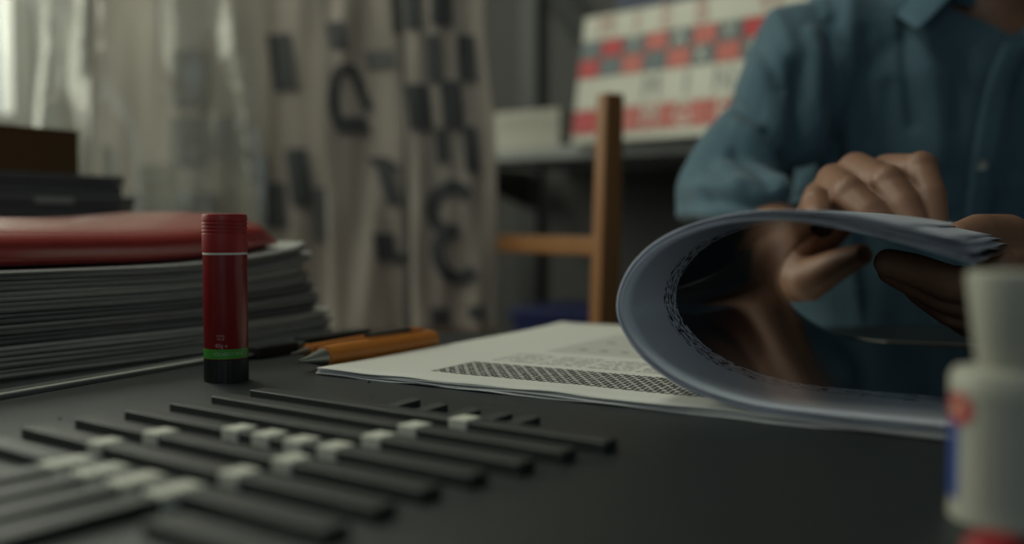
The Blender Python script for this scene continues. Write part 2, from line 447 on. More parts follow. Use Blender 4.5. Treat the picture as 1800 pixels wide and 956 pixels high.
def rail(pa, pb, h, t, name):
    bm = bmesh.new(); d = (pb - pa).normalized(); n = d.cross(Vector((0, 0, 1))).normalized()
    up = Vector((0, 0, 1))
    def q(c): return [c + n * (t * i) + up * (h * j) for i, j in ((-.5, -.5), (.5, -.5), (.5, .5), (-.5, .5))]
    hexa(bm, q(pa), q(pb)); bevel(bm, 0.003, 2)
    return mesh_obj(name, bm, M_wood, ch)
def lerp(a, b, t): return a + (b - a) * t
rail(lerp(c1b, c1t, .79) + CA * .017, lerp(c2b, c2t, .79) - CA * .017, 0.028, 0.02, 'back_rail')
rail(lerp(c1b, c1t, .62) + CA * .017, lerp(c2b, c2t, .62) - CA * .017, 0.028, 0.02, 'back_rail')
for (s0) in (c1b, c2b):
    f0 = s0 + CB * 0.40
    post(f0, f0 + Vector((0, 0, 0.43)), 0.034, 0.036, 'leg')
    rail(s0 + Vector((0, 0, 0.2)) + CB * .02, f0 + Vector((0, 0, 0.2)) - CB * .018, 0.024, 0.018, 'stretcher')
bm = bmesh.new()
sc0 = c1b - CA * 0.02 + CB * 0.025
obox(bm, sc0, CA, CB, 0.47, 0.41, 0.43, 0.455); bevel(bm, 0.008, 3)
mesh_obj('seat', bm, M_wood, ch)

# ================================================================== HANGING SHEETS
def sheet(name, px0, px1, py0, py1, Y0, amp, freq, material, label, cat, seed, skew=0.0, thick=True, nx=70, nz=60):
    a = P(px0, py0, Y0); b = P(px1, py1, Y0)
    def fY(X, Z):
        n = noise.noise(Vector((X * freq + seed, Z * freq * 0.22 + seed * 2, seed)))
        n2 = noise.noise(Vector((X * freq * 2.7 + seed * 3, Z * freq * 0.5, seed * 5)))
        return Y0 + amp * (n + 0.45 * n2)
    bm = bmesh.new(); rows_ = []
    for i in range(nx + 1):
        r = []
        for j in range(nz + 1):
            tz = j / nz
            Z = a.z + (b.z - a.z) * tz
            X = a.x + (b.x - a.x) * i / nx + skew * tz
            X += 0.012 * noise.noise(Vector((Z * 5, seed * 7, i * 0.04)))
            r.append(Vector((X, fY(X, Z), Z)))
        rows_.append(r)
    grid_surface(bm, rows_)
    o = mesh_obj(name, bm, material, None, True)
    if thick:
        s = o.modifiers.new('thickness', 'SOLIDIFY'); s.thickness = 0.0012; s.offset = 1
    tag(o, label, cat)
    return o, fY, Y0
def patch(parent, fY, Y0, corners, material, n=10, off=0.004, name='printed_block'):
    """corners: four photograph points, laid as print on the sheet's own surface"""
    bm = bmesh.new(); rows_ = []
    c = [Vector(q) for q in corners]
    for i in range(n + 1):
        r = []
        for j in range(n + 1):
            s, t = i / n, j / n
            q = (c[0] * (1 - s) + c[1] * s) * (1 - t) + (c[3] * (1 - s) + c[2] * s) * t
            p = P(q[0], q[1], Y0)
            r.append(Vector((p.x, fY(p.x, p.z) - off, p.z)))
        rows_.append(r)
    grid_surface(bm, rows_)
    return mesh_obj(name, bm, material, parent, True)
def ribbon(parent, fY, Y0, path, width, material, off=0.004, name='printed_numeral'):
    pts = cat_rom([Vector((x, y, 0)) for x, y in path], 6)
    bm = bmesh.new(); rows_ = []
    for i, q in enumerate(pts):
        d = (pts[min(i + 1, len(pts) - 1)] - pts[max(i - 1, 0)]).normalized()
        nrm = Vector((-d.y, d.x, 0))
        r = []
        for k in (-.5, -.17, .17, .5):
            qq = q + nrm * width * k
            p = P(qq.x, qq.y, Y0)
            r.append(Vector((p.x, fY(p.x, p.z) - off, p.z)))
        rows_.append(r)
    grid_surface(bm, rows_)
    return mesh_obj(name, bm, material, parent, True)
def rect(x0, y0, x1, y1, sk=0.0): return ((x0, y0), (x1, y0), (x1 + sk, y1), (x0 + sk, y1))

# right hand banner with the numeral 3
bn, fB, YB = sheet('printed_banner', 690, 846, -330, 586, 1.70, 0.020, 13, M_cloth, 'off-white hanging cloth banner printed with a large dark numeral 3', 'banner', 3.1, skew=0.033)
for r in (rect(686, -60, 702, 60, 6), rect(708, -60, 735, 50, 5), rect(755, -60, 792, 45, 4), rect(747, 62, 772, 146, 5), rect(803, 62, 832, 142, 5),
          rect(712, 148, 752, 228, 8), rect(772, 142, 808, 226, 8), rect(764, 226, 786, 284, 4), rect(813, 222, 836, 302, 6),
          rect(757, 541, 790, 571, 2), rect(822, 537, 850, 559, 2)):
    patch(bn, fB, YB, r, M_ink)
ribbon(bn, fB, YB, ((822, 343), (800, 328), (772, 338), (760, 362), (764, 388), (782, 404), (806, 405)), 22, M_ink)
ribbon(bn, fB, YB, ((806, 405), (784, 412), (770, 432), (774, 462), (792, 484), (814, 488), (834, 474)), 22, M_ink)
# middle cloth with falling folds
cl, fC, YC = sheet('printed_drape', 560, 705, -330, 592, 1.78, 0.045, 9, M_cloth, 'crumpled off-white cloth hanging in folds left of the numeral banner', 'cloth', 8.4, skew=0.01)
for r in (rect(655, 410, 690, 458, 8), rect(690, 446, 722, 462, 4), rect(642, 276, 682, 300, 24), rect(662, 300, 690, 360, 18), rect(590, 205, 640, 232, 10)):
    patch(cl, fC, YC, r, M_ink)
ribbon(cl, fC, YC, ((600, 228), (588, 190), (590, 140), (604, 122), (622, 126), (634, 160), (646, 190)), 17, M_ink)
patch(cl, fC, YC, rect(574, 40, 606, 86, 6), M_ink)
patch(cl, fC, YC, rect(640, 90, 690, 120, 4), M_inkpale)
# printed cloth behind the film
bc, fD, YD = sheet('printed_backcloth', 150, 620, -330, 600, 2.02, 0.05, 7, M_cloth, 'wide off-white cloth with dark blocks hanging behind the cloudy film', 'cloth', 5.7)
for r, m in ((rect(468, 60, 512, 160, 14), M_ink), (rect(500, 262, 540, 362, 14), M_ink), (rect(452, 320, 498, 400, 6), M_ink), (rect(345, 342, 395, 382, 4), M_ink),
             (rect(305, 90, 368, 190, 4), M_inkpale), (rect(245, 290, 312, 330, 4), M_inkpale), (rect(303, 208, 366, 292, 4), M_inkpale), (rect(372, 205, 432, 280, 4), M_inkpale),
             (rect(175, 255, 192, 310, 4), M_ink), (rect(420, 270, 470, 320, 4), M_inkpale), (rect(275, 305, 300, 330, 2), M_ink), (rect(230, 338, 335, 400, 4), M_inkpale),
             (rect(545, 330, 575, 420, 6), M_inkpale)):
    patch(bc, fD, YD, r, m, off=0.006)
film, fE, YE = sheet('plastic_film', 60, 470, -330, 590, 1.90, 0.06, 8, M_film, 'cloudy translucent plastic film hanging in front of the printed backcloth', 'plastic film', 1.9, thick=False)
film2, fG, YG = sheet('plastic_bag', -330, 165, -330, 600, 2.05, 0.07, 9, M_film, 'bright crumpled plastic sheet hanging before the window at far left', 'plastic film', 6.2, thick=False)
# rail the sheets hang from
rl = empty('hanging_rail', (-0.8, 1.85, 1.57), 'steel rail the cloths and plastic film hang from', 'rail')
zr = P(700, -330, 1.70).z
for (px0, px1, Y) in ((690, 842, 1.70), (555, 705, 1.78), (150, 620, 2.02), (60, 470, 1.90), (-330, 165, 2.05)):
    a, b = P(px0, -330, Y), P(px1, -330, Y)
    lathe_obj('rod', [(0.008, 0), (0.008, (b - a).length)], M_metal, rl, a + Vector((0, 0, .005)), 16, b - a)
    for t in (0.1, 0.9):
        c = a.lerp(b, t)
        lathe_obj('suspension_wire', [(0.002, 0), (0.002, H - c.z)], M_metal, rl, c, 8)

# ================================================================== SIDE CABINET WITH BOXES
cbn = empty('side_cabinet', (-0.75, 1.35, 0), 'grey steel cabinet behind the desk under the stacked flat boxes', 'cabinet')
KX = RB; KY = -RA                                   # along the visible side, away from the desk
cx0 = Vector((-0.735, 0.985, 0)) + KY * 0.0
cx0 = Vector((-0.484, 1.262, 0)) - KX * 0.33
box_obj('cabinet_body', cx0 + KY * 0.016, KX, KY, 0.36, 0.40, 0.02, 0.80, M_greybox, cbn, 0.004)
for k in range(2):
    dr = box_obj('door', cx0 + KX * (0.004 + k * 0.178), KX, KY, 0.174, 0.014, 0.04, 0.785, M_greybox, cbn, 0.003)
    box_obj('handle', cx0 + KX * (0.152 + k * 0.044) - KY * 0.014, KX, KY, 0.010, 0.014, 0.48, 0.60, M_metal, dr, 0.003)
zb = 0.80
for k, (x1, h, yo, nm) in enumerate(((0.366, 0.036, 0.020, 'lowest'), (0.362, 0.034, 0.026, 'second lowest'), (0.356, 0.029, 0.024, 'second highest'), (0.345, 0.026, 0.030, 'topmost'))):
    q0 = cx0 + KX * (0.01 + 0.004 * k) + KY * yo
    e = empty('flat_box', (q0.x, q0.y, zb), nm + ' flat grey board box stacked under the brown carton', 'box', 'flat grey boxes under the carton')
    wl_ = x1 - 0.01 - 0.004 * k
    box_obj('tray', q0 + KX * .002 + KY * .002, KX, KY, wl_ - .004, 0.25, zb, zb + h * 0.55, M_greybox, e, 0.001)
    box_obj('lid', q0, KX, KY, wl_, 0.254, zb + h * 0.55 + 0.001, zb + h, M_greybox, e, 0.0015)
    if k in (1, 2):
        box_obj('sticker', q0 + KX * (0.16 if k == 1 else 0.20) - KY * 0.0016, KX, KY, 0.08 if k == 1 else 0.05, 0.0016, zb + h * 0.55 + 0.003 if k == 2 else zb + 0.006, zb + h - 0.003, M_label, e)
    zb += h + 0.0006
q0 = cx0 + KX * 0.02 + KY * 0.032
ca = empty('brown_carton', (q0.x, q0.y, zb), 'brown cardboard carton on top of the flat grey boxes', 'box')
box_obj('carton_body', q0, KX, KY, 0.262, 0.22, zb, zb + 0.050, M_card, ca, 0.001)
for k in range(2):
    box_obj('flap', q0 - KX * 0.002 + KY * (-0.002 + 0.113 * k), KX, KY, 0.266, 0.111, zb + 0.050, zb + 0.053, M_card, ca, 0.0005)

# ================================================================== STACK OF NEWSPAPERS, LEFT
SB = Vector((0.564, 0.826, 0)); SA = Vector((-0.826, 0.564, 0))       # along the visible side, into the stack
s0 = Vector((-0.520, 0.515, 0))
NM = 10
zc = DESK
words = ['bottom', 'second', 'third', 'fourth', 'fifth', 'sixth', 'seventh', 'eighth', 'ninth', 'top']
def wavy_slab(length, depth, o, z0, h, seed, fold=0.0):
    bm = bmesh.new(); nL = 26
    top, bot = [], []
    secs = []
    for i in range(nL + 1):
        t = i / nL
        sag = 0.018 * max(0.0, t - 0.65) ** 2 / 0.1225 * (z0 - DESK) / 0.078
        e = 0.0035 * noise.noise(Vector((t * 5, seed, 0))) 
        hh = h * (1 + 0.18 * noise.noise(Vector((t * 4, seed * 3, 2))))
        base = o + SB * (length * t)
        if t > 0.93: e += 0.016 * ((t - 0.93) / 0.07) ** 2
        r = []
        for (dep, dz) in ((e + 0.002, 0.0), (e, hh * 0.5), (e + 0.002, hh), (depth, hh), (depth, 0.0)):
            p = base + SA * dep
            r.append(bm.verts.new(Vector((p.x, p.y, z0 + sag + dz))))
        secs.append(r)
    for A, B in zip(secs, secs[1:]):
        for k in range(5):
            bm.faces.new((A[k], A[(k + 1) % 5], B[(k + 1) % 5], B[k]))
    bm.faces.new(secs[0]); bm.faces.new(list(reversed(secs[-1])))
    return bm
for k in range(NM):
    hk = 0.0074 + 0.0010 * random.random()
    off = 0.006 * random.uniform(-1, 1)
    ln = 0.612 - 0.0038 * k + 0.008 * random.uniform(-1, 1)
    e = empty('newspaper_bundle', s0 + Vector((0, 0, zc)), words[k] + (' ' if k in (0, 9) else ' from bottom ') + 'folded grey newspaper in the pile under the red binder', 'newspaper', 'newspapers in the left pile')
    nsec = 2
    for q in range(nsec):
        hs = hk / nsec
        o = s0 + SA * (off + 0.0018 * random.uniform(-1, 1)) + SB * 0.003 * random.uniform(-1, 1)
        bm = wavy_slab(ln, 0.215, o, zc + q * hs, hs * (0.97 if q == 0 else 0.86), k * 3.3 + q)
        mesh_obj('folded_section', bm, (M_magc, M_mag, M_mag, M_magd)[(k * 2 + (k // 3)) % 4], e)
    zc += hk + 0.0003
ZS = zc

# red binder lying on the stack
rb = empty('red_binder', (-0.4, 0.75, ZS), 'red leatherette binder with rounded spine lying on the newspaper pile', 'binder')
def binder_profile(t):
    # cross section (depth, height): upright spine, rounded shoulder, cover swelling gently backwards
    return [tuple(q[:2]) for q in cat_rom([Vector(p + (0,)) for p in ((0.006, 0.0), (0.001, 0.004), (0.0, 0.012), (0.002, 0.0195), (0.010, 0.0255), (0.030, 0.0310), (0.065, 0.0365), (0.110, 0.0385), (0.150, 0.0385))], 3)]
bm = bmesh.new(); secs = []
ZR = ZS + 0.0015
pr = binder_profile(0)
for i in range(25):
    t = i / 24
    base = s0 + SB * (0.0 + 0.545 * t) + SA * 0.012
    shr = 1.0
    if t > 0.92: shr = math.sqrt(max(0.0, 1 - ((t - 0.92) / 0.08) ** 2)) * 0.75 + 0.25
    r = []
    loop = [(d, h) for d, h in pr] + [(0.195, 0.0385), (0.195, 0.0)]
    zlift = 0.018 * max(0.0, t * 0.945 - 0.65) ** 2 / 0.1225
    for d, h in loop:
        p = base + SA * (d + (1 - shr) * 0.012)
        r.append(bm.verts.new(Vector((p.x, p.y, ZR + zlift + h * shr))))
    secs.append(r)
n = len(secs[0])
for A, B in zip(secs, secs[1:]):
    for k in range(n): bm.faces.new((A[k], A[(k + 1) % n], B[(k + 1) % n], B[k]))
bm.faces.new(secs[0]); bm.faces.new(list(reversed(secs[-1])))
o = mesh_obj('cover', bm, M_bin, rb, True)
o.modifiers.new('split', 'EDGE_SPLIT').split_angle = math.radians(45)
box_obj('page_block', s0 + SB * 0.02 + SA * 0.2075, SB, SA, 0.44, 0.012, ZR + 0.004, ZR + 0.030, M_paper, rb)

# steel ruler on the desk in front of the stack
r0, r1 = P(-60, 716, 0.6), P(350, 640, 0.8)
def D(px, py, z=DESK):
    a = P(px, py, 1.0) - Vector((0, 0, CAMZ))
    return Vector((0, 0, CAMZ)) + a * ((z - CAMZ) / a.z)
ra, rbp = D(-40, 710), D(352, 641)
rd = (rbp - ra).normalized(); rn = Vector((-rd.y, rd.x, 0))
ru = empty('steel_ruler', (ra.x, ra.y, DESK), 'long steel ruler lying along the foot of the newspaper pile', 'ruler')
box_obj('blade', ra - rd * 0.1, rd, rn, 0.42, 0.026, DESK, DESK + 0.0022, mat('dull_grey_steel', (0.15, 0.17, 0.155), 0.36, 0.25, 50, metal=0.3), ru, 0.0004)
box_obj('painted_glint', ra - rd * 0.1 + Vector((0, 0, 0)), rd, rn, 0.42, 0.0055, DESK + 0.0022, DESK + 0.0036, mat('painted_edge_reflection', (0.42, 0.42, 0.38), 0.5, 0.1, 60), ru, 0.0003)  # pale strip paints the reflection along the ruler edge into the colour
bm = bmesh.new()
for k in range(80):
    o_ = ra - rd * 0.095 + rd * (0.005 * k) + rn * 0.0085
    obox(bm, o_, rd, rn, 0.0006, 0.007 if k % 5 == 0 else 0.0035, DESK + 0.0022, DESK + 0.0025)
tk = mesh_obj('scale_marks', bm, M_label, ru); tk['kind'] = 'stuff'

# ================================================================== GLUE STICK
gx, gy = D(387, 674).x, D(387, 674).y + 0.016
gs = empty('glue_stick', (gx, gy, DESK), 'red glue stick with green band and black base standing on the desk', 'glue stick')
G = Vector((gx, gy, DESK)); R = 0.0160
lathe_obj('twist_base', [(0, 0), (R * 0.97, 0), (R, 0.0012), (R, 0.0155), (R * 0.985, 0.0165), (0, 0.0165)], M_black_pl, gs, G, 96, ribs=32, ribd=0.0006, rib_range=(2, 3))
lathe_obj('tube', [(0, 0.0166), (R * 0.975, 0.0166), (R * 0.98, 0.017), (R * 0.98, 0.0915), (0, 0.0915)], M_glue_red, gs, G, 64)
lathe_obj('green_band', [(R * 0.97, 0.0172), (R * 0.992, 0.0172), (R * 0.992, 0.0242), (R * 0.97, 0.0242)], M_green, gs, G, 64)
lathe_obj('white_ring', [(R * 0.9, 0.0915), (R * 0.985, 0.0915), (R * 0.985, 0.0932), (R * 0.9, 0.0932)], M_offwhite, gs, G, 64)
prof = [(0, 0.0932), (R * 0.985, 0.0932), (R, 0.0942)]
z = 0.1065
prof += [(R, z)]
for k in range(4):
    prof += [(R * 0.965, z + 0.0004), (R * 0.965, z + 0.0012), (R, z + 0.0016), (R, z + 0.0026)]
    z += 0.0026
prof += [(R, 0.1192), (R * 0.975, 0.1205), (R * 0.90, 0.1208), (0, 0.1208)]
lathe_obj('cap', prof, M_cap_red, gs, G, 64)
def wrap_text(body, size, ang, h, rad, material, parent, center, name='printed_text'):
    me = text_mesh(body, size)
    for v in me.vertices:
        a = ang + v.co.x / rad
        v.co = Vector((center.x + rad * math.cos(a), center.y + rad * math.sin(a), center.z + h + v.co.y))
    me.materials.clear(); me.materials.append(material)
    return link(bpy.data.objects.new(name, me), parent)
front = math.atan2(-gy, -gx)
wrap_text('40g e', 0.0042, front - 0.22, 0.0268, R * 0.99, M_print_pale, gs, G)
wrap_text('GLUE', 0.0022, front - 0.24, 0.0315, R * 0.99, M_print_pale, gs, G)
wrap_text('STICK', 0.0022, front - 0.24, 0.0337, R * 0.99, M_print_pale, gs, G)
wrap_text('SOLVENT FREE', 0.0034, front + 0.12, 0.0207, R * 1.0, M_print_green, gs, G)

# ================================================================== BLACK STRIPS WITH CREAM JOINTS
BD = Vector((0.8065, -0.5912, 0)); BNn = Vector((0.5912, 0.8065, 0))
BS = Vector((-0.170, 0.641, 0)); BW, BHh, JW = 0.013, 0.0060, 0.013
def strip(name, o, dx, dy, length, joints, label, group, JW=JW):
    e = empty(name, (o.x, o.y, DESK), label, 'strip', group)
    edges = [0.0]
    for j in joints: edges += [j - JW / 2, j + JW / 2]
    edges.append(length)
    for k in range(0, len(edges), 2):
        a, b = edges[k], edges[k + 1]
        if b - a > 0.002:
            box_obj('segment', o + dx * (a + 0.0002), dx, dy, b - a - 0.0004, BW, DESK, DESK + BHh, M_strip, e, 0.0003, 1)
    for j in joints:
        box_obj('joint_block', o + dx * (j - JW / 2) - dy * 0.0004, dx, dy, JW, BW + 0.0008, DESK, DESK + BHh + 0.0009, M_joint, e, 0.0008, 2)
    return e
cols = {0: (0.168,), 1: (0.158,), 2: (0.161,), 3: (0.089, 0.113, 0.137, 0.161), 4: (0.064, 0.164), 5: (0.063, 0.165), 6: (0.088, 0.114, 0.140, 0.167)}
cols = {k: tuple(j + 0.006 for j in c) for k, c in cols.items()}
names = ['farthest long black strip, nearest the glue stick, with one cream joint', 'second long black strip counted from the glue stick, one cream joint', 'third long black strip counted from the glue stick, one cream joint',
         'fourth long black strip from the glue stick, four cream joints in a row', 'fifth long black strip from the glue stick, two cream joints', 'sixth long black strip from the glue stick, two cream joints',
         'seventh long black strip from the glue stick, four large blurred cream joints']
lens = (0.267, 0.262, 0.259, 0.255, 0.254, 0.257, 0.262)
for k in range(7):
    strip('foam_strip', BS - BNn * (0.0300 * k), BD, BNn, lens[k], cols[k], names[k], 'long black strips on the desk')
o7 = BS - BNn * 0.210 + BD * 0.20
strip('foam_strip', o7, BD, BNn, 0.09, (), 'nearest short black strip at the bottom edge of the picture', 'long black strips on the desk')
b6 = BS - BNn * 0.180
nm2 = ['leftmost', 'second from left', 'third from left', 'rightmost']
for i, t in enumerate(cols[6]):
    o_ = b6 + BD * (t - BW / 2) - BNn * 0.0006
    strip('cross_strip', o_ + BD * BW, -BNn, -BD, 0.15, (0.0038,), nm2[i] + ' of four black cross strips running to the lower left corner', 'cross strips in the foreground', 0.0076)
# small wedges behind the farthest strip
for k, (px, py) in enumerate(((728, 718), (776, 727), (834, 737), (890, 744), (939, 750))):
    p = D(px, py)
    bm = bmesh.new()
    a = Vector((p.x, p.y, DESK)) + BNn * 0.006; dirw = Vector((-0.80, -0.60, 0)); nw = Vector((-0.6, 0.8, 0))
    L_ = 0.025; wd = 0.010; hh = 0.0048
    vs = [a, a + dirw * L_, a + dirw * L_ + nw * wd, a + nw * wd]
    up = Vector((0, 0, 1))
    hexa(bm, vs, [vs[0] + up * hh, vs[1] + up * 0.0012, vs[2] + up * 0.0012, vs[3] + up * hh])
    o_ = mesh_obj('foam_wedge', bm, M_strip)
    tag(o_, ['first', 'second', 'third', 'fourth', 'fifth'][k] + ' small black wedge from the left between paper and farthest strip', 'wedge', 'small black wedges')

# crumbs on the desk
for k, (px, py, r, lb) in enumerate(((648, 672, 0.0014, 'largest dark crumb just left of the paper corner'), (105, 737, 0.0011, 'dark crumb near the left end of the strips'), (652, 698, 0.0006, 'tiny dark crumb right of the glue stick below the paper corner'), (868, 711, 0.0005, 'tiny dark crumb below the paper edge'))):
    p = D(px, py); bm = bmesh.new()
    bmesh.ops.create_icosphere(bm, subdivisions=2, radius=r)
    for v in bm.verts:
        v.co = v.co * (1 + 0.3 * noise.noise(v.co * 900 + Vector((k, 0, 0)))); v.co.z *= 0.5
        v.co += Vector((p.x, p.y, DESK + r * 0.4))
    tag(mesh_obj('desk_crumb', bm, M_black_pl, None, True), lb, 'crumb')

# ================================================================== PENS
def pen_axis(pxa, pya, pxb, pyb, rad):
    a = D(pxa, pya, DESK); b = D(pxb, pyb, DESK)
    return Vector((a.x, a.y, DESK + rad)), Vector((b.x, b.y, DESK + rad))
# fat orange clutch pen
a, b = pen_axis(526, 656, 764, 613, 0.0092)
d = (b - a).normalized(); L_ = (b - a).length
p1 = empty('orange_pen', (a.x, a.y, DESK), 'thick orange pen with grey metal tip and black clip beside the paper corner', 'pen')
lathe_obj('metal_tip', [(0, 0), (0.0014, 0.0006), (0.0019, 0.006), (0.0068, 0.026), (0.0070, 0.0285)], M_metal, p1, a - d * 0.0005, 32, d)
lathe_obj('barrel', [(0.0072, 0.0275), (0.0088, 0.0282), (0.0092, 0.05), (0.0092, L_ * 0.70), (0.0094, L_ * 0.72), (0.0092, L_ - 0.010), (0.0078, L_ - 0.003), (0.005, L_), (0, L_)], M_orange, p1, a, 32, d)
side = d.cross(Vector((0, 0, 1))).normalized(); upv = side.cross(d).normalized()
bm = bmesh.new()
cl0 = a + d * (L_ * 0.46) + upv * 0.0108 - side * 0.002; cl1 = a + d * (L_ * 0.80) + upv * 0.0106 - side * 0.002
hexa(bm, [cl0 - side * .002, cl0 + side * .002, cl1 + side * .0025, cl1 - side * .0025], [cl0 - side * .002 + upv * .0026, cl0 + side * .002 + upv * .0026, cl1 + side * .0025 + upv * .003, cl1 - side * .0025 + upv * .003])
bevel(bm, 0.0006, 2); mesh_obj('clip', bm, M_black_pl, p1)
bm = bmesh.new()
hexa(bm, [cl1 - side * .003 - upv * .002, cl1 + side * .003 - upv * .002, cl1 + d * .018 + side * .003 - upv * .002, cl1 + d * .018 - side * .003 - upv * .002],
     [cl1 - side * .003 + upv * .0034, cl1 + side * .003 + upv * .0034, cl1 + d * .018 + side * .003 + upv * .0015, cl1 + d * .018 - side * .003 + upv * .0015])
bevel(bm, 0.0006, 2); mesh_obj('clip_mount', bm, M_orange, p1)
# thin orange pencil behind it
a, b = pen_axis(512, 640, 708, 602, 0.0055)
d = (b - a).normalized(); L_ = (b - a).length
a += Vector((0, 0, 0.003)); 
p2 = empty('orange_pencil', (a.x, a.y, DESK), 'thin orange mechanical pencil lying behind the thick orange pen', 'pencil')
lathe_obj('metal_tip', [(0, 0), (0.0008, 0.0004), (0.0010, 0.006), (0.0030, 0.018), (0.0032, 0.022)], M_metal, p2, a, 24, d)
lathe_obj('barrel', [(0.0033, 0.0215), (0.0060, 0.023), (0.0054, 0.028), (0.0054, L_ - 0.01), (0.0036, L_ - 0.003), (0, L_ - 0.002)], M_orange, p2, a, 24, d)
lathe_obj('end_cap', [(0.0030, L_ - 0.003), (0.0036, L_ + 0.001), (0.0032, L_ + 0.016), (0, L_ + 0.017)], M_black_pl, p2, a, 24, d)
# black cutter behind
a, b = pen_axis(424, 634, 640, 600, 0.006)
d = (b - a).normalized(); L_ = (b - a).length
p3 = empty('black_cutter', (a.x, a.y, DESK), 'black craft knife lying between the glue stick and the pens', 'knife')
side = d.cross(Vector((0, 0, 1))).normalized()
def along(nm, t0, t1, wd, z0, z1, m):
    bm = bmesh.new(); q0, q1 = a + d * t0, a + d * t1
    f = lambda q, s, z: Vector((q.x, q.y, DESK)) + side * (wd * s) + Vector((0, 0, z))
    hexa(bm, [f(q0, -.5, z0), f(q0, .5, z0), f(q1, .5, z0), f(q1, -.5, z0)], [f(q0, -.5, z1), f(q0, .5, z1), f(q1, .5, z1), f(q1, -.5, z1)])
    bevel(bm, 0.0012, 2); return mesh_obj(nm, bm, m, p3)
along('handle', 0.012, 0.062, 0.016, 0.0002, 0.0105, M_black_pl)
along('grip', 0.0722, L_, 0.017, 0.0002, 0.0125, M_black_pl)
along('collar', 0.0622, 0.072, 0.014, 0.0006, 0.0095, M_metal)
along('blade', -0.02, 0.0118, 0.009, 0.0036, 0.0048, M_metal)

# ================================================================== PAGES
PA = Vector((0.846, -0.533, 0)); PD = Vector((0.50, 0.866, 0)); PC = Vector((-0.147, 0.748, 0))
PLEN, PW = 0.405, 0.66
def inner_print():
    m = bpy.data.materials.new('glossy_inner_print'); N, L = nodes(m); b = N['Principled BSDF']
    uv = N.new('ShaderNodeUVMap'); sp = N.new('ShaderNodeSeparateXYZ'); L.new(uv.outputs[0], sp.inputs[0])
    def mth(op, a, bb=None):
        n_ = N.new('ShaderNodeMath'); n_.operation = op
        for i, q in enumerate((a, bb)):
            if q is None: continue
            if isinstance(q, (int, float)): n_.inputs[i].default_value = q
            else: L.new(q, n_.inputs[i])
        return n_.outputs[0]
    T, S = sp.outputs[0], sp.outputs[1]
    nz = N.new('ShaderNodeTexNoise'); nz.inputs['Scale'].default_value = 1.0; nz.inputs['Detail'].default_value = 2
    cm = N.new('ShaderNodeCombineXYZ'); L.new(mth('MULTIPLY', T, 110), cm.inputs[0]); L.new(mth('MULTIPLY', S, 420), cm.inputs[1]); L.new(cm.outputs[0], nz.inputs['Vector'])
    lines = mth('MULTIPLY', mth('GREATER_THAN', S, 0.068), mth('GREATER_THAN', nz.outputs['Fac'], 0.54))
    ink = mth('MAXIMUM', mth('GREATER_THAN', S, 0.092), lines)
    mx = N.new('ShaderNodeMix'); mx.data_type = 'RGBA'
    mx.inputs['A'].default_value = (0.70, 0.73, 0.80, 1); mx.inputs['B'].default_value = (0.024, 0.030, 0.040, 1)
    L.new(ink, mx.inputs['Factor']); L.new(mx.outputs['Result'], b.inputs['Base Color'])
    b.inputs['Roughness'].default_value = 0.13; b.inputs['Specular IOR Level'].default_value = 0.85
    return m
M_inner = inner_print()
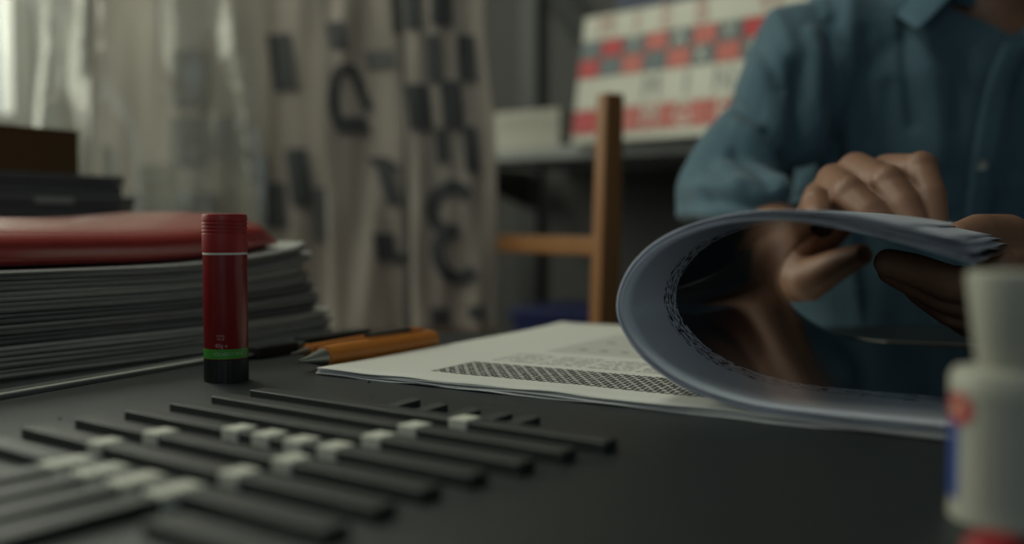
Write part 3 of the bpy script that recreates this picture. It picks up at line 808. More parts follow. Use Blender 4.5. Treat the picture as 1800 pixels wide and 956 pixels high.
def print_material():
    m = bpy.data.materials.new('printed_page'); N, L = nodes(m); b = N['Principled BSDF']
    b.inputs['Roughness'].default_value = 0.65
    uv = N.new('ShaderNodeUVMap'); sp = N.new('ShaderNodeSeparateXYZ'); L.new(uv.outputs[0], sp.inputs[0])
    T, S = sp.outputs[0], sp.outputs[1]
    def mth(op, a, bb=None):
        n_ = N.new('ShaderNodeMath'); n_.operation = op
        for i, q in enumerate((a, bb)):
            if q is None: continue
            if isinstance(q, (int, float)): n_.inputs[i].default_value = q
            else: L.new(q, n_.inputs[i])
        return n_.outputs[0]
    def inr(v, a, c): return mth('MULTIPLY', mth('GREATER_THAN', v, a), mth('LESS_THAN', v, c))
    def noise1(scale, x=1.0, y=1.0, dist=0.0):
        cm = N.new('ShaderNodeCombineXYZ'); L.new(mth('MULTIPLY', T, x), cm.inputs[0]); L.new(mth('MULTIPLY', S, y), cm.inputs[1])
        nz = N.new('ShaderNodeTexNoise'); nz.inputs['Scale'].default_value = scale; nz.inputs['Detail'].default_value = 1
        L.new(cm.outputs[0], nz.inputs['Vector']); return nz.outputs['Fac']
    # woven lattice block
    p = 2 * PI / 0.0092
    lat = mth('MULTIPLY', mth('SINE', mth('MULTIPLY', T, p)), mth('SINE', mth('MULTIPLY', S, p * 0.75)))
    white = mth('GREATER_THAN', mth('ADD', lat, mth('MULTIPLY', mth('SUBTRACT', noise1(160), 0.5), 0.9)), 0.42)
    white2 = mth('LESS_THAN', mth('ADD', lat, mth('MULTIPLY', mth('SUBTRACT', noise1(130), 0.5), 0.8)), -0.82)
    blk = mth('MULTIPLY', mth('MULTIPLY', inr(T, 0.082, 0.330), inr(S, 0.034, 0.096)), mth('SUBTRACT', 1.0, mth('MAXIMUM', white, white2)))
    blk2 = mth('MULTIPLY', inr(T, 0.345, 0.65), inr(S, 0.30, 0.40))          # black block added so the page strip beyond the roll stays dark
    # text lines
    ln = mth('LESS_THAN', mth('FRACT', mth('MULTIPLY', S, 1 / 0.0085)), 0.55)
    wd = mth('GREATER_THAN', noise1(1.0, 620, 117.6), 0.44)
    wd2 = mth('GREATER_THAN', noise1(1.0, 130, 117.6), 0.40)
    txt = mth('MULTIPLY', mth('MULTIPLY', inr(T, 0.085, 0.33), inr(S, 0.108, 0.160)), mth('MULTIPLY', ln, mth('MULTIPLY', wd, wd2)))
    gap = mth('GREATER_THAN', mth('FRACT', mth('MULTIPLY', mth('SUBTRACT', T, 0.085), 1 / 0.042)), 0.10)
    txt = mth('MULTIPLY', txt, gap)
    # pale picture with a row of dots
    pic = mth('MULTIPLY', mth('MULTIPLY', inr(T, 0.10, 0.33), inr(S, 0.180, 0.330)), 0.22)
    dots = mth('MULTIPLY', mth('MULTIPLY', inr(T, 0.115, 0.33), inr(S, 0.205, 0.212)), mth('LESS_THAN', mth('FRACT', mth('MULTIPLY', T, 1 / 0.02)), 0.4))
    dots2 = mth('MULTIPLY', mth('MULTIPLY', inr(T, 0.115, 0.33), inr(S, 0.262, 0.270)), mth('LESS_THAN', mth('FRACT', mth('MULTIPLY', T, 1 / 0.024)), 0.4))
    ink = mth('MAXIMUM', mth('MULTIPLY', mth('MAXIMUM', blk, blk2), 0.96), mth('MAXIMUM', mth('MULTIPLY', txt, 0.62), mth('MAXIMUM', pic, mth('MULTIPLY', mth('MAXIMUM', dots, dots2), 0.75))))
    mx = N.new('ShaderNodeMix'); mx.data_type = 'RGBA'
    mx.inputs['A'].default_value = (0.66, 0.655, 0.60, 1); mx.inputs['B'].default_value = (0.02, 0.02, 0.022, 1)
    L.new(ink, mx.inputs['Factor']); L.new(mx.outputs['Result'], b.inputs['Base Color'])
    return m
M_print = print_material()
pages = empty('page_bundle', (PC.x, PC.y, DESK), 'thick bundle of large printed pages rolled over by the person', 'paper')
def flat_page(k, z, material, shrink):
    bm = bmesh.new(); uvl = bm.loops.layers.uv.new('UVMap')
    nT, nS = 110, 24
    V = []
    par = {}
    for i in range(nT + 1):
        t = PW * i / nT
        r = []
        for j in range(nS + 1):
            s = PLEN * j / nS
            edge = max(0.0, 1 - s / 0.05)
            wv = 0.0014 * edge * noise.noise(Vector((t * 22, k * 1.7, 0.3))) * min(1, t / 0.05)
            cl_ = 0.0016 * max(0, 1 - t / 0.04) * max(0, 1 - s / 0.06)
            far = 0.004 * max(0, (s - 0.30) / 0.1) ** 2 * (0.5 + noise.noise(Vector((t * 9, 3, 1))))
            ds = 0.0022 * noise.noise(Vector((t * 16, k * 2.3, 5))) + shrink
            q = PC + PA * (t + shrink * 0.6) + PD * (s + ds * max(0, 1 - s / PLEN))
            vv = bm.verts.new(Vector((q.x, q.y, z + max(-0.00055, wv) + cl_ * 0.4 + far)))
            par[vv] = (t, s); r.append(vv)
        V.append(r)
    for i in range(nT):
        for j in range(nS):
            f = bm.faces.new((V[i][j], V[i + 1][j], V[i + 1][j + 1], V[i][j + 1]))
            for lp in f.loops: lp[uvl].uv = par[lp.vert]
    o = mesh_obj('flat_page', bm, material, pages, True)
    s = o.modifiers.new('thickness', 'SOLIDIFY'); s.thickness = 0.00075; s.offset = -1
    return o
for k in range(4):
    flat_page(k, DESK + 0.0013 + 0.0012 * k, M_print if k == 3 else M_paper, (-0.0012, -0.0002, 0.0008, 0.0)[k])
# rolled pages: profile in (t, z) along PA
NR = 9
prof0 = [(0.66, .0085), (0.55, .0085), (0.44, .0085), (0.375, .0085), (0.333, .0105), (0.295, .0200), (0.268, .0370), (0.2545, .060), (0.262, .084), (0.285, .1030), (0.322, .1140), (0.365, .1140), (0.405, .1065), (0.452, .0935)]
prof_pts = cat_rom([Vector((t, z, 0)) for t, z in prof0], 7)
prof_n = []
for i, q in enumerate(prof_pts):
    dd = (prof_pts[min(i + 1, len(prof_pts) - 1)] - prof_pts[max(i - 1, 0)]).normalized()
    prof_n.append(Vector((dd.y, -dd.x, 0)))        # outward of the roll
if prof_n[len(prof_n) // 2].x > 0: prof_n = [-q for q in prof_n]
RL = 0.362
for k in range(NR):
    bm = bmesh.new()
    off = 0.00052 * k
    nS = 22
    fan = [0.0] * len(prof_pts)
    V = []; par = {}; uvl = bm.loops.layers.uv.new('UVMap')
    cut = (0, 2, 1, 4, 0, 3, 1, 2, 5)[k]
    npts = len(prof_pts) - cut
    sj = 0.002 * random.uniform(-1, 1) if 0 < k < NR - 1 else 0
    for j in range(nS + 1):
        s = RL * (j / nS)
        r = []
        for i in range(npts):
            q = prof_pts[i]; nn = prof_n[i]
            u = i / (len(prof_pts) - 1)
            fo = off * (1 + (1.7 * max(0, (u - 0.74) / 0.26)))
            rag = 0.0014 * noise.noise(Vector((u * 26, k * 3.1, 0))) * (1 if u < 0.35 or u > 0.72 else 0.35)
            lift = 0.0022 * noise.noise(Vector((u * 14, k * 5.3, s * 9))) * max(0, (u - 0.75) / 0.25)
            t = q.x + nn.x * fo; z = q.y + nn.y * fo + lift
            # the flat tail settles page on page
            p = PC + PA * t + PD * (s + sj + rag * max(0, 1 - s / 0.2))
            vv = bm.verts.new(Vector((p.x, p.y, DESK + z))); par[vv] = (u * 0.62, s); r.append(vv)
        V.append(r)
    for j in range(nS):
        for i in range(npts - 1):
            f = bm.faces.new((V[j][i], V[j][i + 1], V[j + 1][i + 1], V[j + 1][i]))
            for lp in f.loops: lp[uvl].uv = par[lp.vert]
    o = mesh_obj('rolled_page', bm, M_inner if k == 0 else M_paper2, pages, True)
    s_ = o.modifiers.new('thickness', 'SOLIDIFY'); s_.thickness = 0.00030; s_.offset = 0

# ================================================================== PVA BOTTLE
bx, by = 0.1880, 0.373
B0 = Vector((bx, by, DESK))
bt = empty('glue_bottle', (bx, by, DESK), 'white plastic glue bottle with flared cap at the right edge', 'bottle')
RBt = 0.0213
lathe_obj('bottle_body', [(0, 0), (RBt * 0.93, 0), (RBt * 0.99, 0.0015), (RBt * 0.98, 0.004), (RBt * 0.98, 0.048), (RBt, 0.0485), (RBt, 0.0545), (RBt * 0.93, 0.0575), (RBt * 0.58, 0.0585), (RBt * 0.50, 0.0590), (RBt * 0.50, 0.0640), (0, 0.0640)], M_bottle, bt, B0, 72)
lathe_obj('cap', [(0, 0.0602), (0.0118, 0.0602), (0.0124, 0.0612), (0.0163, 0.0925), (0.0160, 0.0940), (0.0150, 0.0946), (0, 0.0946)], M_bottle, bt, B0, 60, ribs=30, ribd=0.0003, rib_range=(2, 3))
def curved_patch(name, a0, a1, z0, z1, rad, material, parent, center, shape='rect', n=18):
    bm = bmesh.new(); rows_ = []
    if shape == 'disc':
        ac, zc_ = (a0 + a1) / 2, (z0 + z1) / 2; rz = (z1 - z0) / 2; ra_ = (a1 - a0) / 2
        c = bm.verts.new((center.x + rad * math.cos(ac), center.y + rad * math.sin(ac), center.z + zc_))
        ring = [bm.verts.new((center.x + rad * math.cos(ac + ra_ * math.cos(q)), center.y + rad * math.sin(ac + ra_ * math.cos(q)), center.z + zc_ + rz * math.sin(q))) for q in [2 * PI * i / 28 for i in range(28)]]
        for i in range(28): bm.faces.new((c, ring[i], ring[(i + 1) % 28]))
    else:
        for i in range(n + 1):
            a_ = a0 + (a1 - a0) * i / n
            rows_.append([Vector((center.x + rad * math.cos(a_), center.y + rad * math.sin(a_), center.z + z)) for z in (z0, z1)])
        grid_surface(bm, rows_)
    return mesh_obj(name, bm, material, parent, True)
fb = math.atan2(-by, -bx)            # angle of the bottle side that faces the camera
curved_patch('blue_stripe', fb - 1.75, fb - 0.95, 0.0085, 0.0395, RBt * 0.984, M_blue_lab, bt, B0)
curved_patch('red_emblem', fb - 1.35, fb - 0.62, 0.0375, 0.0495, RBt * 1.003, M_red_lab, bt, B0, 'disc')
curved_patch('yellow_mark', fb - 1.12, fb - 0.86, 0.0410, 0.0460, RBt * 1.006, M_yellow, bt, B0, 'disc')
for k in range(15):
    ww = 0.85 + 0.25 * math.sin(k * 2.3)
    curved_patch('label_text_line', fb - 0.45, fb - 0.45 + ww, 0.0090 + 0.0026 * k, 0.0102 + 0.0026 * k, RBt * 0.983, M_greytext, bt, B0)
# red cap in front
rc = D(1748, 962); rcv = Vector((rc.x, rc.y - 0.006, DESK))
rcv = Vector((0.1600, 0.326, DESK))
rcap = empty('red_screw_cap', (rcv.x, rcv.y, DESK), 'small red screw cap on the desk in front of the glue bottle', 'cap')
lathe_obj('cap_skirt', [(0.0075, 0), (0.0092, 0.0), (0.0092, 0.0058), (0.0086, 0.0064), (0, 0.0064)], M_cap_red, rcap, rcv, 48, ribs=24, ribd=0.0004, rib_range=(1, 2))
lathe_obj('cap_top', [(0.0084, 0.0064), (0.0078, 0.0082), (0.0050, 0.0092), (0, 0.0094)], M_cap_red, rcap, rcv, 48)

# ================================================================== PERSON
def capsule(bm, p0, r0, p1, r1, seg=20, flat=None):
    p0, p1 = Vector(p0), Vector(p1)
    d = p1 - p0; L_ = d.length
    q = d.to_track_quat('Z', 'Y')
    prof = []
    for k in range(6): a = -PI / 2 + (PI / 2) * k / 6; prof.append((r0 * math.cos(a), r0 * math.sin(a)))
    for k in range(5): t = k / 4; prof.append((r0 + (r1 - r0) * t, L_ * t))
    for k in range(1, 7): a = (PI / 2) * k / 6; prof.append((r1 * math.cos(a), L_ + r1 * math.sin(a)))
    prof[0] = (0, prof[0][1]); prof[-1] = (0, prof[-1][1])
    rings = []
    for r, h in prof:
        if r < 1e-6: rings.append([bm.verts.new(p0 + q @ Vector((0, 0, h)))])
        else: rings.append([bm.verts.new(p0 + q @ Vector((r * math.cos(2 * PI * i / seg), r * math.sin(2 * PI * i / seg), h))) for i in range(seg)])
    for A, B in zip(rings, rings[1:]):
        for i in range(seg):
            j = (i + 1) % seg
            if len(A) == 1: bm.faces.new((A[0], B[j], B[i]))
            elif len(B) == 1: bm.faces.new((A[i], A[j], B[0]))
            else: bm.faces.new((A[i], A[j], B[j], B[i]))
def chain(bm, pts):
    for (a, ra_), (b, rb_) in zip(pts, pts[1:]): capsule(bm, a, ra_, b, rb_)
def loft(bm, secs, seg=32):
    """secs: (center, right vector * rx, front vector * ry)"""
    rings = []
    for c, vx, vy in secs:
        rings.append([bm.verts.new(Vector(c) + Vector(vx) * math.cos(2 * PI * i / seg) + Vector(vy) * math.sin(2 * PI * i / seg)) for i in range(seg)])
    for A, B in zip(rings, rings[1:]):
        for i in range(seg):
            j = (i + 1) % seg
            bm.faces.new((A[i], A[j], B[j], B[i]))
    bm.faces.new(list(reversed(rings[0]))); bm.faces.new(rings[-1])
def ellipsoid(bm, c, rx, ry, rz, rot=None, u=20, v=14):
    m = Matrix.Translation(Vector(c)) @ (rot.to_4x4() if rot else Matrix.Identity(4)) @ Matrix.Diagonal((rx, ry, rz, 1))
    bmesh.ops.create_uvsphere(bm, u_segments=u, v_segments=v, radius=1.0, matrix=m)
def remeshed(bm, voxel, smooth_it):
    bmesh.ops.recalc_face_normals(bm, faces=bm.faces[:])
    me = bpy.data.meshes.new('tmp'); bm.to_mesh(me); bm.free()
    o = bpy.data.objects.new('tmp', me); COL.objects.link(o)
    r = o.modifiers.new('r', 'REMESH'); r.mode = 'VOXEL'; r.voxel_size = voxel
    s = o.modifiers.new('s', 'SMOOTH'); s.factor = 0.5; s.iterations = smooth_it
    dg = bpy.context.evaluated_depsgraph_get()
    out = bpy.data.meshes.new_from_object(o.evaluated_get(dg))
    bpy.data.objects.remove(o); bpy.data.meshes.remove(me)
    return out

NECK = Vector((0.578, 1.225, 1.135))
SHR = Vector((0.385, 1.270, 1.080)); SHL = Vector((0.775, 1.235, 1.055))
ELR = P(1282, 350, 1.185); ELL = Vector((0.700, 1.040, 0.820))
WRR = P(1410, 446, 0.985); WRL = P(1870, 560, 0.80)
person = empty('person', (0.56, 1.35, 0), 'person in a blue chambray shirt turning over large pages at the desk', 'person')

bm = bmesh.new()       # --- fine part: forearms and hands
def mid(a, b, t): return Vector(a).lerp(Vector(b), t)
# right arm
chain(bm, [(ELR, 0.036), (mid(ELR, WRR, 0.3), 0.038), (mid(ELR, WRR, 0.65), 0.035), (mid(ELR, WRR, 0.92), 0.028), (WRR, 0.027)])
rh = {
 'i': [(P(1560, 303, .852), .0145), (P(1618, 299, .812), .0125), (P(1636, 345, .786), .0112), (P(1642, 394, .773), .0098)],
 'm': [(P(1505, 300, .858), .0148), (P(1560, 324, .802), .0130), (P(1590, 362, .780), .0116), (P(1606, 396, .770), .0102)],
 'r': [(P(1466, 318, .868), .0140), (P(1492, 342, .806), .0124), (P(1530, 372, .785), .0112), (P(1556, 398, .776), .0100)],
 'l': [(P(1440, 345, .880), .0125), (P(1436, 358, .822), .0110), (P(1438, 378, .800), .0098), (P(1446, 398, .790), .0086)]}
rh = {k: [(Vector((0, 0, CAMZ)) + (p_ - Vector((0, 0, CAMZ))) * 1.03, r_ * 1.13) for p_, r_ in c] for k, c in rh.items()}
for k, c in rh.items():
    chain(bm, [(mid(WRR, c[0][0], 0.12), .021), (mid(WRR, c[0][0], 0.6), .0165), c[0]])
    chain(bm, c)
    ellipsoid(bm, c[1][0] + Vector((0, -.001, .002)), c[1][1] * 1.0, c[1][1] * 1.0, c[1][1] * 1.0)
# thumb below the pages
th = [(WRR, .027), (P(1398, 484, .972), .0265), (P(1420, 492, .950), .0205), (P(1466, 468, .925), .0155), (P(1514, 448, .900), .0105)]
chain(bm, th)
# left arm
chain(bm, [(ELL, 0.043), (mid(ELL, WRL, 0.3), 0.044), (mid(ELL, WRL, 0.65), 0.036), (mid(ELL, WRL, 0.92), 0.029), (WRL, 0.028)])
lh = {
 'i': [(P(1762, 512, .700), .0150), (P(1668, 497, .672), .0125), (P(1606, 474, .664), .0112), (P(1562, 462, .662), .0098)],
 'm': [(P(1752, 540, .708), .0150), (P(1664, 520, .690), .0125), (P(1610, 495, .684), .0112), (P(1568, 476, .684), .0098)],
 'r': [(P(1752, 565, .722), .0145), (P(1672, 545, .708), .0120), (P(1622, 512, .703), .0108), (P(1590, 482, .704), .0094)],
 'l': [(P(1764, 582, .740), .0135), (P(1700, 566, .728), .0110), (P(1652, 535, .724), .0098), (P(1622, 500, .726), .0086)]}
for k, c in lh.items():
    chain(bm, [(mid(WRL, c[0][0], 0.10), .022), (mid(WRL, c[0][0], 0.6), .018), c[0]])
    chain(bm, c)
tl = [(mid(WRL, P(1840, 480, .77), 0.3), .024), (P(1828, 470, .760), .0235), (P(1768, 422, .735), .0195), (P(1720, 412, .712), .0150), (P(1686, 420, .700), .0122)]
chain(bm, tl)
chain(bm, [(WRL, .026), (P(1812, 482, .735), .0235), (P(1758, 470, .707), .0165)])
fine = remeshed(bm, 0.0017, 7)

bm = bmesh.new()       # --- coarse part: head, torso, legs
HEAD = NECK + Vector((-0.005, -0.075, 0.188))
hrot = Matrix.Rotation(math.radians(24), 3, 'X')
def hp(x, y, z): return HEAD + hrot @ Vector((x, y, z))
ellipsoid(bm, hp(0, 0.012, 0.025), 0.076, 0.096, 0.095, hrot)
ellipsoid(bm, hp(0, -0.030, -0.050), 0.056, 0.062, 0.075, hrot)
ellipsoid(bm, hp(0, -0.068, -0.103), 0.026, 0.022, 0.018, hrot)
chain(bm, [(hp(0, -0.084, 0.012), .009), (hp(0, -0.106, -0.030), .013)])
for s in (-1, 1):
    capsule(bm, hp(s * 0.012, -0.078, 0.022), .012, hp(s * 0.046, -0.066, 0.022), .012)
    ellipsoid(bm, hp(s * 0.078, 0.012, -0.008), 0.010, 0.020, 0.033, hrot)
    ellipsoid(bm, hp(s * 0.036, -0.058, -0.030), 0.022, 0.018, 0.024, hrot)
capsule(bm, hp(-0.022, -0.090, -0.066), .008, hp(0.022, -0.090, -0.066), .008)
chain(bm, [(NECK + Vector((0, 0.02, -0.04)), .066), (NECK + Vector((0, 0.0, 0.05)), .058), (hp(0, 0.012, -0.05), .060)])
TX = Vector((1, 0, 0)); TF = Vector((0, -1, 0))
loft(bm, [(Vector((0.56, 1.40, 0.46)), TX * .165, TF * .12), (Vector((0.56, 1.385, 0.60)), TX * .150, TF * .115), (Vector((0.562, 1.345, 0.78)), TX * .152, TF * .112),
          (Vector((0.568, 1.300, 0.92)), TX * .150, TF * .10), (Vector((0.575, 1.272, 1.03)), TX * .150, TF * .085), (Vector((0.578, 1.250, 1.09)), TX * .13, TF * .075), (Vector((0.578, 1.24, 1.125)), TX * .07, TF * .06)])
for (sh, el) in ((SHR, ELR), (SHL, ELL)):
    chain(bm, [(NECK + Vector((0, .02, -.060)), .042), (sh + Vector((0, .01, -.01)), .040), (mid(sh, el, .5), .036), (el, .036), (mid(el, WRR if sh is SHR else WRL, 0.25), .041)])
for s in (-1, 1):
    hip = Vector((0.56 + s * 0.09, 1.38, 0.52)); kn = Vector((0.56 + s * 0.13, 0.95, 0.50)); an = Vector((0.56 + s * 0.13, 1.0, 0.09))
    chain(bm, [(hip, .085), (mid(hip, kn, .5), .075), (kn, .056), (mid(kn, an, .35), .055), (an, .037), (an + Vector((0, -.15, -.05)), .034)])
coarse = remeshed(bm, 0.006, 6)
bm = bmesh.new(); bm.from_mesh(fine); bm.from_mesh(coarse)
body = mesh_obj('body', bm, M_skin, person, True)

# nails
def nail(tip, prev, up, r):
    tip, prev = Vector(tip), Vector(prev)
    d = (tip - prev).normalized(); up = (Vector(up) - d * d.dot(Vector(up))).normalized(); s = d.cross(up)
    rot = Matrix((s, d, up)).transposed()
    bm = bmesh.new(); ellipsoid(bm, tip + up * (r * 0.72) - d * r * 0.15, r * 0.62, r * 0.85, r * 0.22, rot, 14, 8)
    mesh_obj('finger_nail', bm, M_nail, person, True)
for k in 'imrl': nail(rh[k][3][0], rh[k][2][0], (0.15, -1, 0.35), rh[k][3][1])
for s in (-1, 1):
    bm = bmesh.new(); ellipsoid(bm, hp(s * 0.031, -0.0690, -0.002), .0110, .0110, .0110)
    e = mesh_obj('eye', bm, M_eye, person, True)
    bm = bmesh.new(); ellipsoid(bm, hp(s * 0.031, -0.0775, -0.006), .0048, .0030, .0045)
    mesh_obj('iris', bm, M_black_pl, e, True)
    bm = bmesh.new(); capsule(bm, hp(s * 0.016, -0.094, 0.031), .004, hp(s * 0.050, -0.084, 0.035), .003)
    mesh_obj('eyebrow', bm, M_hair, person, True)
bm = bmesh.new()
ellipsoid(bm, hp(0, 0.024, 0.040), 0.083, 0.098, 0.094, hrot, 40, 28)
for v in list(bm.verts):
    l = hrot.inverted() @ (v.co - HEAD)
    v.co += (v.co - HEAD).normalized() * 0.006 * noise.noise(v.co * 30)
bmesh.ops.delete(bm, geom=[v for v in bm.verts if (hrot.inverted() @ (v.co - HEAD)).y < -0.045 and (hrot.inverted() @ (v.co - HEAD)).z < 0.065 or (hrot.inverted() @ (v.co - HEAD)).z < -0.045], context='VERTS')
hair = mesh_obj('hair', bm, M_hair, person, True)
hair.modifiers.new('t', 'SOLIDIFY').thickness = 0.006

# trousers and shoes (below the desk)
bm = bmesh.new()
loft(bm, [(Vector((0.56, 1.40, 0.45)), TX * .178, TF * .135), (Vector((0.56, 1.39, 0.60)), TX * .165, TF * .128), (Vector((0.56, 1.38, 0.66)), TX * .160, TF * .124)])
for s in (-1, 1):
    hip = Vector((0.56 + s * 0.09, 1.38, 0.525)); kn = Vector((0.56 + s * 0.13, 0.95, 0.505)); an = Vector((0.56 + s * 0.13, 1.0, 0.12))
    chain(bm, [(hip, .095), (mid(hip, kn, .5), .085), (kn, .067), (mid(kn, an, .35), .068), (an, .058)])
tro = bpy.data.objects.new('trousers', remeshed(bm, 0.008, 6)); tro.data.materials.append(M_trouser); link(tro, person)
for p in tro.data.polygons: p.use_smooth = True
for s in (-1, 1):
    bm = bmesh.new(); ellipsoid(bm, (0.56 + s * 0.13, 0.93, 0.045), 0.048, 0.135, 0.045, None, 24, 16)
    mesh_obj('shoe', bm, M_black_pl, person, True)

# ---- shirt
bm = bmesh.new()
loft(bm, [(Vector((0.555, 1.375, 0.60)), TX * .185, TF * .150), (Vector((0.556, 1.350, 0.72)), TX * .182, TF * .150), (Vector((0.558, 1.325, 0.84)), TX * .190, TF * .150),
          (Vector((0.565, 1.295, 0.95)), TX * .200, TF * .142), (Vector((0.574, 1.268, 1.04)), TX * .200, TF * .120), (Vector((0.578, 1.25, 1.095)), TX * .150, TF * .09), (Vector((0.578, 1.24, 1.135)), TX * .085, TF * .075)])
CUF = mid(ELR, WRR, 0.50); CUFL = mid(ELL, WRL, 0.18)
for (sh, el, cu) in ((SHR, ELR, CUF), (SHL, ELL, CUFL)):
    chain(bm, [(NECK + Vector((0, .02, -.05)), .062), (mid(NECK, sh, .55) + Vector((0, 0.0, -.015)), .064), (sh, .074), (mid(sh, el, .45), .068), (mid(sh, el, .85), .064), (el, .060), (cu, .056)])
sm = remeshed(bm, 0.0042, 10)
AXR = (ELR - SHR)
FOLDS = [   # creases (negative) and ridges of the cloth: line in photograph points, width, height
 (((1400, 120), (1412, 250), (1408, 390)), 15, -.016), (((1430, 60), (1440, 200), (1437, 390)), 15, .009), (((1463, 40), (1468, 220), (1465, 380)), 12, -.007),
 (((1495, 0), (1490, 150), (1500, 300)), 18, .006), (((1588, 30), (1592, 120), (1604, 220)), 11, -.008), (((1630, 60), (1650, 200), (1660, 350)), 22, .006),
 (((1560, 150), (1545, 300)), 15, -.005), (((1690, 90), (1682, 220)), 13, -.006), (((1520, 60), (1526, 240)), 12, -.005), (((1660, 300), (1630, 420)), 14, -.004),
 (((1285, 178), (1330, 198), (1370, 240), (1402, 300)), 13, -.014), (((1295, 216), (1350, 244), (1384, 300)), 14, .007), (((1345, 222), (1382, 275), (1408, 335)), 10, -.010),
 (((1255, 352), (1330, 362), (1395, 350)), 11, -.013), (((1225, 332), (1300, 332)), 15, .007), (((1336, 80), (1372, 150)), 13, -.006), (((1205, 374), (1310, 378)), 11, .007),
 (((1290, 270), (1330, 300), (1350, 330)), 11, -.006), (((1370, 30), (1400, 110)), 14, .005), (((1250, 300), (1280, 320)), 12, -.005),
 (((1770, 180), (1760, 330)), 16, .005), (((1790, 120), (1785, 300)), 12, -.005)]
def fold_at(p):
    rel = p - Vector((0, 0, CAMZ)); c, s_ = math.cos(PITCH), math.sin(PITCH)
    dep = rel.y * c - rel.z * s_
    x = 900 + F * rel.x / dep; y = 478 - F * (rel.y * s_ + rel.z * c) / dep
    tot = 0.0
    for path, wd, am in FOLDS:
        best = 1e9
        for (ax, ay), (bx_, by_) in zip(path, path[1:]):
            ux, uy = bx_ - ax, by_ - ay
            t = max(0.0, min(1.0, ((x - ax) * ux + (y - ay) * uy) / (ux * ux + uy * uy)))
            best = min(best, math.hypot(x - ax - ux * t, y - ay - uy * t))
        if best < wd * 2.5: tot += am * math.exp(-(best / wd) ** 2)
    return tot
NRM = [v.normal.copy() for v in sm.vertices]
for v, n in zip(sm.vertices, NRM):
    p = v.co.copy()
    # long hanging folds on the chest, ring folds on the sleeves
    tR = (p - SHR).dot(AXR) / AXR.length_squared
    onarm = p.x < 0.375 + 0.06 * min(1, max(0, tR))
    if onarm or p.x > 0.80:
        ph = noise.noise(p * 7) * 2.6 + p.x * 22 + p.z * 30
        d = 0.0065 * math.sin(ph) + 0.005 * noise.noise(Vector((p.x * 24, p.y * 18, p.z * 14)))
    else:
        ph = (p.x - 0.12 * (p.z - 0.9)) * 85 + 2.4 * noise.noise(Vector((p.x * 5, 2, p.z * 4.5)))
        d = 0.0034 * math.sin(ph) * (0.6 + noise.noise(Vector((p.x * 6, 9, p.z * 5)))) + 0.007 * noise.noise(Vector((p.x * 20, p.y * 8, p.z * 5)))
    if n.y < 0.35:
        d += fold_at(p)
    v.co = p + n * d
# open the neck and the sleeve ends
bm = bmesh.new(); bm.from_mesh(sm)
dR = (WRR - ELR).normalized(); dL = (WRL - ELL).normalized()
kill = []
for v in bm.verts:
    p = v.co
    if p.z < 0.866 and (p - ELR - dR * (p - ELR).dot(dR)).length < 0.10 and p.x < 0.365 and p.y < 1.30: kill.append(v)
    elif (p - CUFL).dot(dL) > 0.012 and (p - CUFL - dL * (p - CUFL).dot(dL)).length < 0.085: kill.append(v)
    else:
        q = p - (NECK + Vector((0, -0.055, 0.0)))
        vx = abs(p.x - 0.578)
        if p.z > 1.085 and vx < 0.060 and p.y < 1.30 and p.z - 1.085 > vx * 0.55: kill.append(v)
        elif p.z > 1.128 and vx < 0.088: kill.append(v)
bmesh.ops.delete(bm, geom=kill, context='VERTS')
shirt = mesh_obj('shirt', bm, M_shirt, person, True)
shirt.modifiers.new('t', 'SOLIDIFY').thickness = 0.0015
dg = bpy.context.evaluated_depsgraph_get()
bv = BVHTree.FromObject(shirt, dg)
def on_shirt(px, py, off):
    p = P(px, py, 1.0); o = Vector((0, 0, CAMZ)); d = (p - o).normalized()
    h = bv.ray_cast(o + d * 0.9, d, 1.2)
    return (h[0] - d * off) if h[0] else P(px, py, 1.16)
def strip_on_shirt(name, path, wpx, off, thick):
    bm = bmesh.new(); rows_ = []
    pts = cat_rom([Vector((x, y, 0)) for x, y in path], 8)
    for i, q in enumerate(pts):
        rows_.append([on_shirt(q.x + wpx * k, q.y, off) for k in (0, .33, .66, 1)])
    for _ in range(3):
        for i in range(1, len(rows_) - 1):
            for j in range(4): rows_[i][j] = (rows_[i - 1][j] + rows_[i][j] * 2 + rows_[i + 1][j]) / 4
    grid_surface(bm, rows_)
    o = mesh_obj(name, bm, M_shirt_edge, shirt, True)
    s = o.modifiers.new('t', 'SOLIDIFY'); s.thickness = thick
    return rows_
strip_on_shirt('placket', ((1762, 78), (1732, 150), (1715, 230), (1703, 300), (1694, 380), (1686, 470), (1680, 560)), 50, 0.004, 0.003)
for (px, py) in ((1725, 290), (1712, 430)):
    p = on_shirt(px, py, 0.0065)
    nrm = (Vector((0, 0, CAMZ)) - p).normalized()
    bt_ = lathe_obj('button', [(0, 0.0), (0.0062, 0.0), (0.0067, 0.0012), (0.0060, 0.0024), (0.0048, 0.0016), (0, 0.0016)], M_button, shirt, p, 28, nrm)
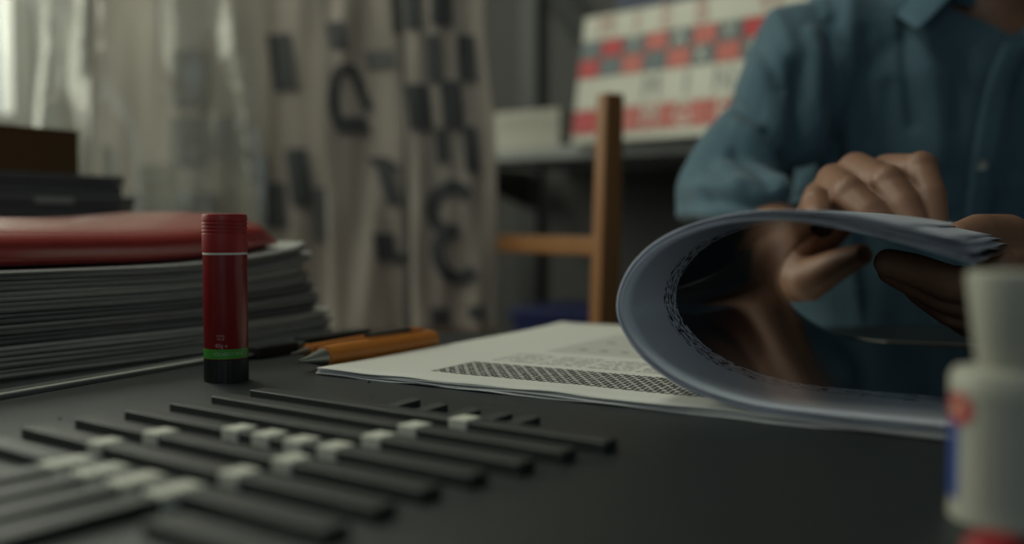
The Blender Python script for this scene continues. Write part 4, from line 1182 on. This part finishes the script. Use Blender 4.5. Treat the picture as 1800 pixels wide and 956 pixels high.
# collar leaves
def collar(side):
    bm = bmesh.new(); rows_ = []
    n = 22
    for i in range(n + 1):
        t = i / n
        ang = math.radians(92 - 150 * t)          # from the back of the neck to the front
        x = side * math.cos(ang); y = math.sin(ang)
        c = Vector((0.578, 1.228, 0))
        zi = 1.192 - 0.040 * t ** 1.6; ri = 0.066 + 0.006 * t
        inner = Vector((c.x + x * ri, c.y + y * ri * 1.05, zi))
        fall = 0.042 + 0.030 * max(0, (t - 0.35) / 0.65) ** 1.5
        ro = ri + 0.020 + 0.020 * t
        outer = Vector((c.x + x * ro + side * 0.066 * t ** 3, c.y + y * ro * 1.05 - 0.004 * t, zi - fall))
        top = inner.lerp(outer, 0.22) + Vector((0, 0, 0.006))
        band = Vector((c.x + x * (ri + 0.002), c.y + y * (ri + 0.002), zi - 0.040))
        rows_.append([band, inner, top, inner.lerp(outer, 0.6) + Vector((0, 0, 0.003)), outer])
    grid_surface(bm, rows_)
    o = mesh_obj('collar', bm, M_shirt_edge, shirt, True)
    o.modifiers.new('t', 'SOLIDIFY').thickness = 0.0022
    ss = o.modifiers.new('s', 'SUBSURF'); ss.levels = 1; ss.render_levels = 1
collar(-1); collar(1)
# rolled cuffs
def cuff(c, d, r, name):
    bm = bmesh.new()
    rings = []
    q = d.to_track_quat('Z', 'Y')
    prof = [(r * 0.92, 0.020), (r * 1.02, 0.024), (r * 1.09, 0.018), (r * 1.11, 0.0), (r * 1.10, -0.026), (r * 1.05, -0.034), (r * 0.98, -0.032)]
    rows_ = []
    for rr, h in prof:
        rows_.append([c + q @ Vector(((rr + 0.004 * noise.noise(Vector((math.cos(a) * 2, math.sin(a) * 2, h * 30 + r)))) * math.cos(a), (rr + 0.004 * noise.noise(Vector((math.cos(a) * 2, math.sin(a) * 2, h * 30)))) * math.sin(a), h)) for a in [2 * PI * i / 40 for i in range(41)]])
    grid_surface(bm, rows_)
    bmesh.ops.remove_doubles(bm, verts=bm.verts[:], dist=0.0004)
    o = mesh_obj(name, bm, M_shirt, shirt, True)
    o.modifiers.new('t', 'SOLIDIFY').thickness = 0.003
cuff(CUFL, dL, 0.058, 'rolled_cuff')

# stool the person sits on
st = empty('work_stool', (0.56, 1.42, 0), 'dark stool the person in the blue shirt sits on', 'stool')
lathe_obj('seat', [(0, 0.385), (0.165, 0.385), (0.175, 0.395), (0.175, 0.405), (0.16, 0.415), (0, 0.415)], M_darkmetal, st, (0.56, 1.42, 0), 48)
for k in range(4):
    a = PI / 4 + k * PI / 2
    pt = Vector((0.56 + 0.12 * math.cos(a), 1.42 + 0.12 * math.sin(a), 0.385)); pb = Vector((0.56 + 0.19 * math.cos(a), 1.42 + 0.19 * math.sin(a), 0.0))
    lathe_obj('leg', [(0.013, 0), (0.013, (pt - pb).length)], M_darkmetal, st, pb, 16, pt - pb)
